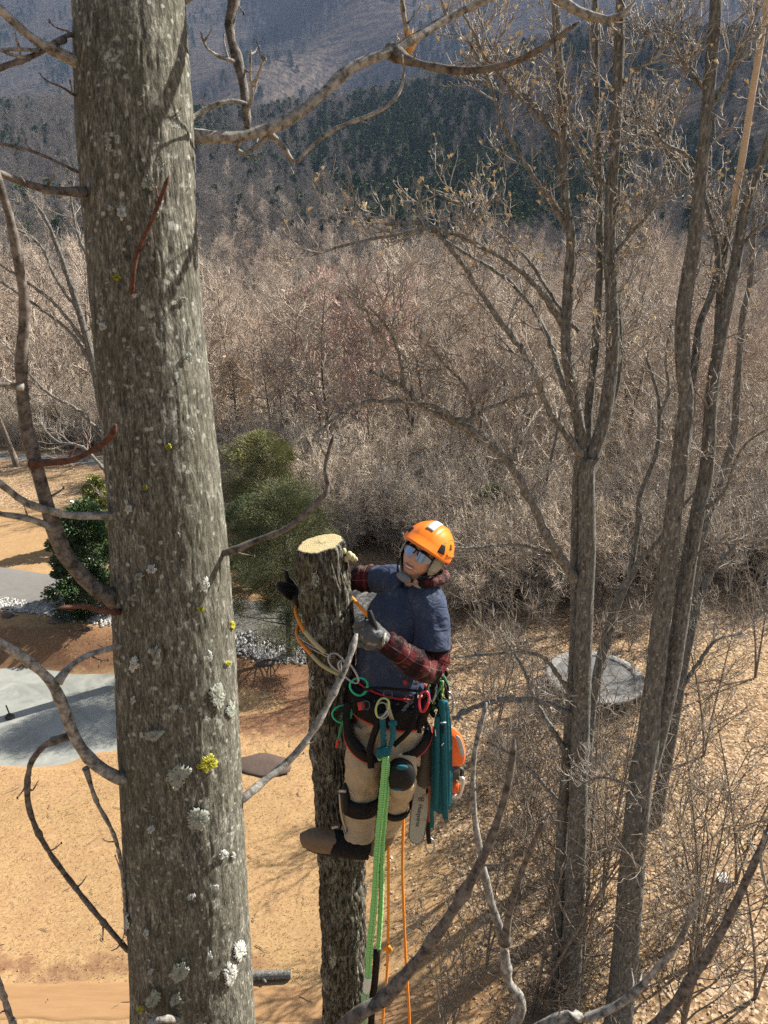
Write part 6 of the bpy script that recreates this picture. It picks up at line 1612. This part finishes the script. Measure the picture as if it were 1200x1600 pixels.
MB().tube([P(717, 1216, YS - .02), P(724, 1218, YS - .02), P(718, 1242, YS - .02), P(706, 1243, YS - .02)], .0085, 34, 10).build('front_handle', plain('pale_metal', (.62, .60, .60), .35, .5, .5), CSW)
MB().tube([P(668, 1142, YS), P(662, 1160, YS - .05), P(666, 1185, YS - .07), P(672, 1198, YS - .04)], .010, 30, 10).build('handle', M_csb, CSW)
A0, A1 = P(662, 1222, YS - .04), P(649, 1318, YS - .04)
ba = unit(A1 - A0); vn = unit(np.array([0, 0, CAMZ]) - (A0 + A1) / 2); bw = unit(np.cross(ba, vn)); bw = bw if bw[0] > 0 else -bw; vn = unit(np.cross(ba, bw)); vn = vn if np.dot(vn, np.array([0, 0, CAMZ]) - A0) > 0 else -vn
LB = np.linalg.norm(A1 - A0); hw0, hw1 = .036, .032
out = [(-.0, hw0 * .8)] + [(t * LB, hw0 + (hw1 - hw0) * t + .004 * math.sin(t * 3.14)) for t in np.linspace(.08, .88, 12)] + [(LB * .88 + math.sin(a) * LB * .12, math.cos(a) * hw1) for a in np.linspace(.2, 2.94, 12)] + [(t * LB, -(hw0 + (hw1 - hw0) * t + .004 * math.sin(t * 3.14))) for t in np.linspace(.88, .08, 12)] + [(0, -hw0 * .8)]
def barplate(s, th, off=0.0):
    q = np.array([A0 + ba * a + bw * b * s for a, b in out]); m = len(q)
    V = np.concatenate([q + vn * (off + th / 2), q + vn * (off - th / 2)]); f = [[k, (k + 1) % m, m + (k + 1) % m, m + k] for k in range(m)]
    mb = MB().add(V, [np.array(f)]); mb.f += [np.arange(m)[None, ::-1], (m + np.arange(m))[None]]; mb.mi += [np.array([0])] * 2; return mb
n_ = NT('bar_paint'); v_ = n_.coord(); cb_ = n_.mix(n_.noise(v_, 30, 4, .7), (.26, .28, .275), (.36, .38, .375)); cb_ = n_.mix(n_.ramp(n_.noise(v_, 14, 4, .7), [(.62, (0, 0, 0)), (.68, (.8, .8, .8))]), cb_, (.25, .15, .09))
bar = barplate(1.0, .005).build('guide_bar', n_.fin(cb_, .45, .5, .2), CSW, smooth=False)
chn = MB()
qq = np.array([A0 + ba * a + bw * b * 1.03 for a, b in out]); cl = catmull(qq, 150)
chn.tube(cl, .0032, 150, 6)
for k in range(2, 148, 3):
    o_ = unit(cl[k] - (A0 + ba * np.clip(np.dot(cl[k] - A0, ba), 0, LB * .9))); t_v = unit(cl[k + 1] - cl[k - 1]); chn.box(cl[k] + o_ * .0022, (.007, .005, .006), np.stack([t_v, o_, np.cross(t_v, o_)], 1))
chn.build('chain', plain('oiled_chain', (.10, .09, .08), .4, .5, .7), CSW, smooth=False)
M_ink = plain('black_lettering', (.02, .02, .02), .6, .3, var=.1)
cu = bpy.data.curves.new('lettering', 'FONT'); cu.body = 'Husqvarna'; cu.size = .031; cu.align_x = 'LEFT'; cu.align_y = 'CENTER'; cu.extrude = .0003
cu.materials.append(M_ink); tmp_ = bpy.data.objects.new('lettering_curve', cu); lt = bpy.data.objects.new('lettering', bpy.data.meshes.new_from_object(tmp_)); COL.objects.link(lt); lt.parent = bar
Mx = Matrix((tuple(ba), tuple(bw), tuple(np.cross(ba, bw)))).transposed().to_4x4()
sgn = 1 if np.dot(np.cross(ba, bw), vn) > 0 else -1
if sgn < 0: Mx = Matrix((tuple(ba), tuple(-bw), tuple(np.cross(ba, -bw)))).transposed().to_4x4()
o_at = np.array(WORLD_AT['guide_bar']); pos = A0 + ba * LB * .35 + vn * .0034 - bw * .0
Mx.translation = Vector(pos - o_at); lt.matrix_local = Mx
lg_ = MB(); cl_ = A0 + ba * LB * .27 + vn * .0036
lg_.tube([cl_ + ba * math.cos(a) * .0125 + bw * math.sin(a) * .0125 for a in np.linspace(.7, 5.6, 20)], .0013, 40, 6)
lg_.tube([cl_ + ba * x + bw * y for x, y in ((-.004, -.006), (-.004, .006))], .0014, 3, 6).tube([cl_ + ba * x + bw * y for x, y in ((.005, -.006), (.005, .006))], .0014, 3, 6).tube([cl_ - ba * .004, cl_ + ba * .005], .0014, 3, 6)
lg_.build('emblem', M_ink, bar)

# --- helmet
hm = thing('helmet', hl(0, 0, .05), 'glossy orange climbing helmet with a silver sticker, worn by the climber', 'helmet')
HCc = np.array([0, -.012, .046])
def dome(az, el, lift=0.0):
    """az 0 = forward, towards the wearer's left positive; el from the rim plane upward"""
    rx, ry, rz = .102 + lift, .130 + lift, .106 + lift
    fl = .010 * max(0, .5 - el) ** 1.0 if el < .5 else 0
    x = math.sin(az) * math.cos(el) * (rx + fl); y = math.cos(az) * math.cos(el) * (ry + fl); zz = math.sin(el) * rz
    rib = .0025 * math.exp(-((abs(x) - .030) / .008) ** 2) * (1 if el > .5 else el / .5 if el > 0 else 0)
    p = np.array([x, y, zz]) * (1 + rib / .1); return p + HCc
def rimel(az):
    c = math.cos(az)
    return -.02 + .10 * max(0, c) ** 2 - .34 * max(0, -c) ** 1.2 - .16 * abs(math.sin(az)) ** 3
na, ne = 96, 40; V = []
for j in range(ne):
    for k in range(na):
        az = k * 2 * math.pi / na; re = rimel(az); el = re + (math.pi / 2 - .004 - re) * (j / (ne - 1))
        p = dome(az, el)
        if math.cos(az) > 0: p = p + np.array([0, .022, -.010]) * (math.cos(az) ** 2) * max(0, 1 - j / 7) ** 1.6   # short peak
        V.append(HC + HR @ p)
V = np.array(V); f = np.array([[j * na + k, j * na + (k + 1) % na, (j + 1) * na + (k + 1) % na, (j + 1) * na + k] for j in range(ne - 1) for k in range(na)])
M_hel = plain('orange_shell', (.90, .205, .010), .28, .5, var=.06, scale=12)
mb = MB().add(V, [f]); mb.f.append(((ne - 1) * na + np.arange(na))[None]); mb.mi.append(np.array([0]))
shell = mb.build('shell', M_hel, hm); so = shell.modifiers.new('thick', 'SOLIDIFY'); so.thickness = .006; so.offset = 1
MB().tube([V[k % na] for k in range(0, na + 1, 3)], .0032, 97, 8).build('rim', M_hel, hm)
def hpatch(az0, az1, el0, el1, lift, name, mat, taper=0.0, skew=0.0, par=hm):
    Vp = []; n1, n2 = 9, 9
    for j in range(n1):
        for k in range(n2):
            t = j / (n1 - 1); s = k / (n2 - 1); w = 1 - taper * t
            az = (az0 + az1) / 2 + (s - .5) * (az1 - az0) * w + skew * t; Vp.append(HC + HR @ dome(az, el0 + (el1 - el0) * t, lift))
    fp_ = np.array([[j * n2 + k, j * n2 + k + 1, (j + 1) * n2 + k + 1, (j + 1) * n2 + k] for j in range(n1 - 1) for k in range(n2 - 1)])
    o = MB().add(np.array(Vp), [fp_]).build(name, mat, par); s_ = o.modifiers.new('thick', 'SOLIDIFY'); s_.thickness = .003; s_.offset = 1; return o
def hstrip(x0, x1, y0, y1, lift, name, mat):
    Vp = []
    for j in range(12):
        for k in range(5):
            x = x0 + (x1 - x0) * k / 4; y = y0 + (y1 - y0) * j / 11
            zz = (.106 + lift) * math.sqrt(max(0, 1 - (x / .102) ** 2 - (y / .130) ** 2)); Vp.append(HC + HR @ (np.array([x, y, zz]) * (1 + lift / .1) + HCc))
    fp_ = np.array([[j * 5 + k, j * 5 + k + 1, (j + 1) * 5 + k + 1, (j + 1) * 5 + k] for j in range(11) for k in range(4)])
    o = MB().add(np.array(Vp), [fp_]).build(name, mat, hm); s_ = o.modifiers.new('thick', 'SOLIDIFY'); s_.thickness = .0012; s_.offset = 0; return o
hstrip(-.018, .016, .022, .098, .0058, 'sticker', plain('silver_sticker', (.50, .52, .55), .5, .4, .1, var=.3, scale=60))
hpatch(.74, 1.06, .10, .44, .0062, 'side_clip', M_rub, .45)
hpatch(-1.0, -.72, .18, .42, .0062, 'side_clip', M_rub, .2)
hpatch(1.28, 1.46, .36, .56, .0062, 'vent', plain('vent_shadow', (.12, .05, .01), .8, .2), .5)
hpatch(1.2, 2.0, .10, .17, .0066, 'vent_ridge', M_hel, 0)
MB().tube([HC + HR @ dome(a, e, .007) for a, e in ((.95, .50), (1.15, .66), (1.45, .74), (1.9, .70))], .0014, 24, 6).build('seam', plain('dark_orange', (.40, .10, .01), .5, .4), hm)
MB().ball(HC + HR @ dome(2.3, -.22, .002), .016).build('adjuster', M_red, hm)
for s in (1, -1):
    MB_ = MB(); strap([hl(.080 * s, .01, .02), hl(.080 * s, .018, -.03), hl(.066 * s, .045, -.075), hl(.035 * s, .070, -.108), hl(0, .082, -.118)], .016, .003, MB_, 40, face=unit(HR @ np.array([s * .8, .6, -.2]))); MB_.build('chin_strap', M_blackc, hm)
MB_ = MB(); strap([hl(.082, -.06, .0), hl(.080, -.03, -.03), hl(.070, .03, -.066)], .013, .003, MB_, 24, face=unit(HR @ np.array([1., .2, -.1]))); MB_.build('chin_strap', M_blackc, hm)
MB().ball(hl(0, .078, -.112), [.036, .018, .018], HR, 18, 12).build('chin_cup', plain('grey_rubber', (.16, .17, .17), .6, .3), hm)
MB().ball(hl(.048, .066, -.100), [.010, .006, .010], HR).build('strap_buckle', plain('copper_plastic', (.45, .16, .08), .4, .5), hm)
# the upper strap of the left knee pad
band(legL[1] * .35 + legL[2] * .65, unit(legL[2] - legL[1]), np.array([1., 0, 0]), .082, .082, .030, .005).build('knee_strap', M_blackc, man)
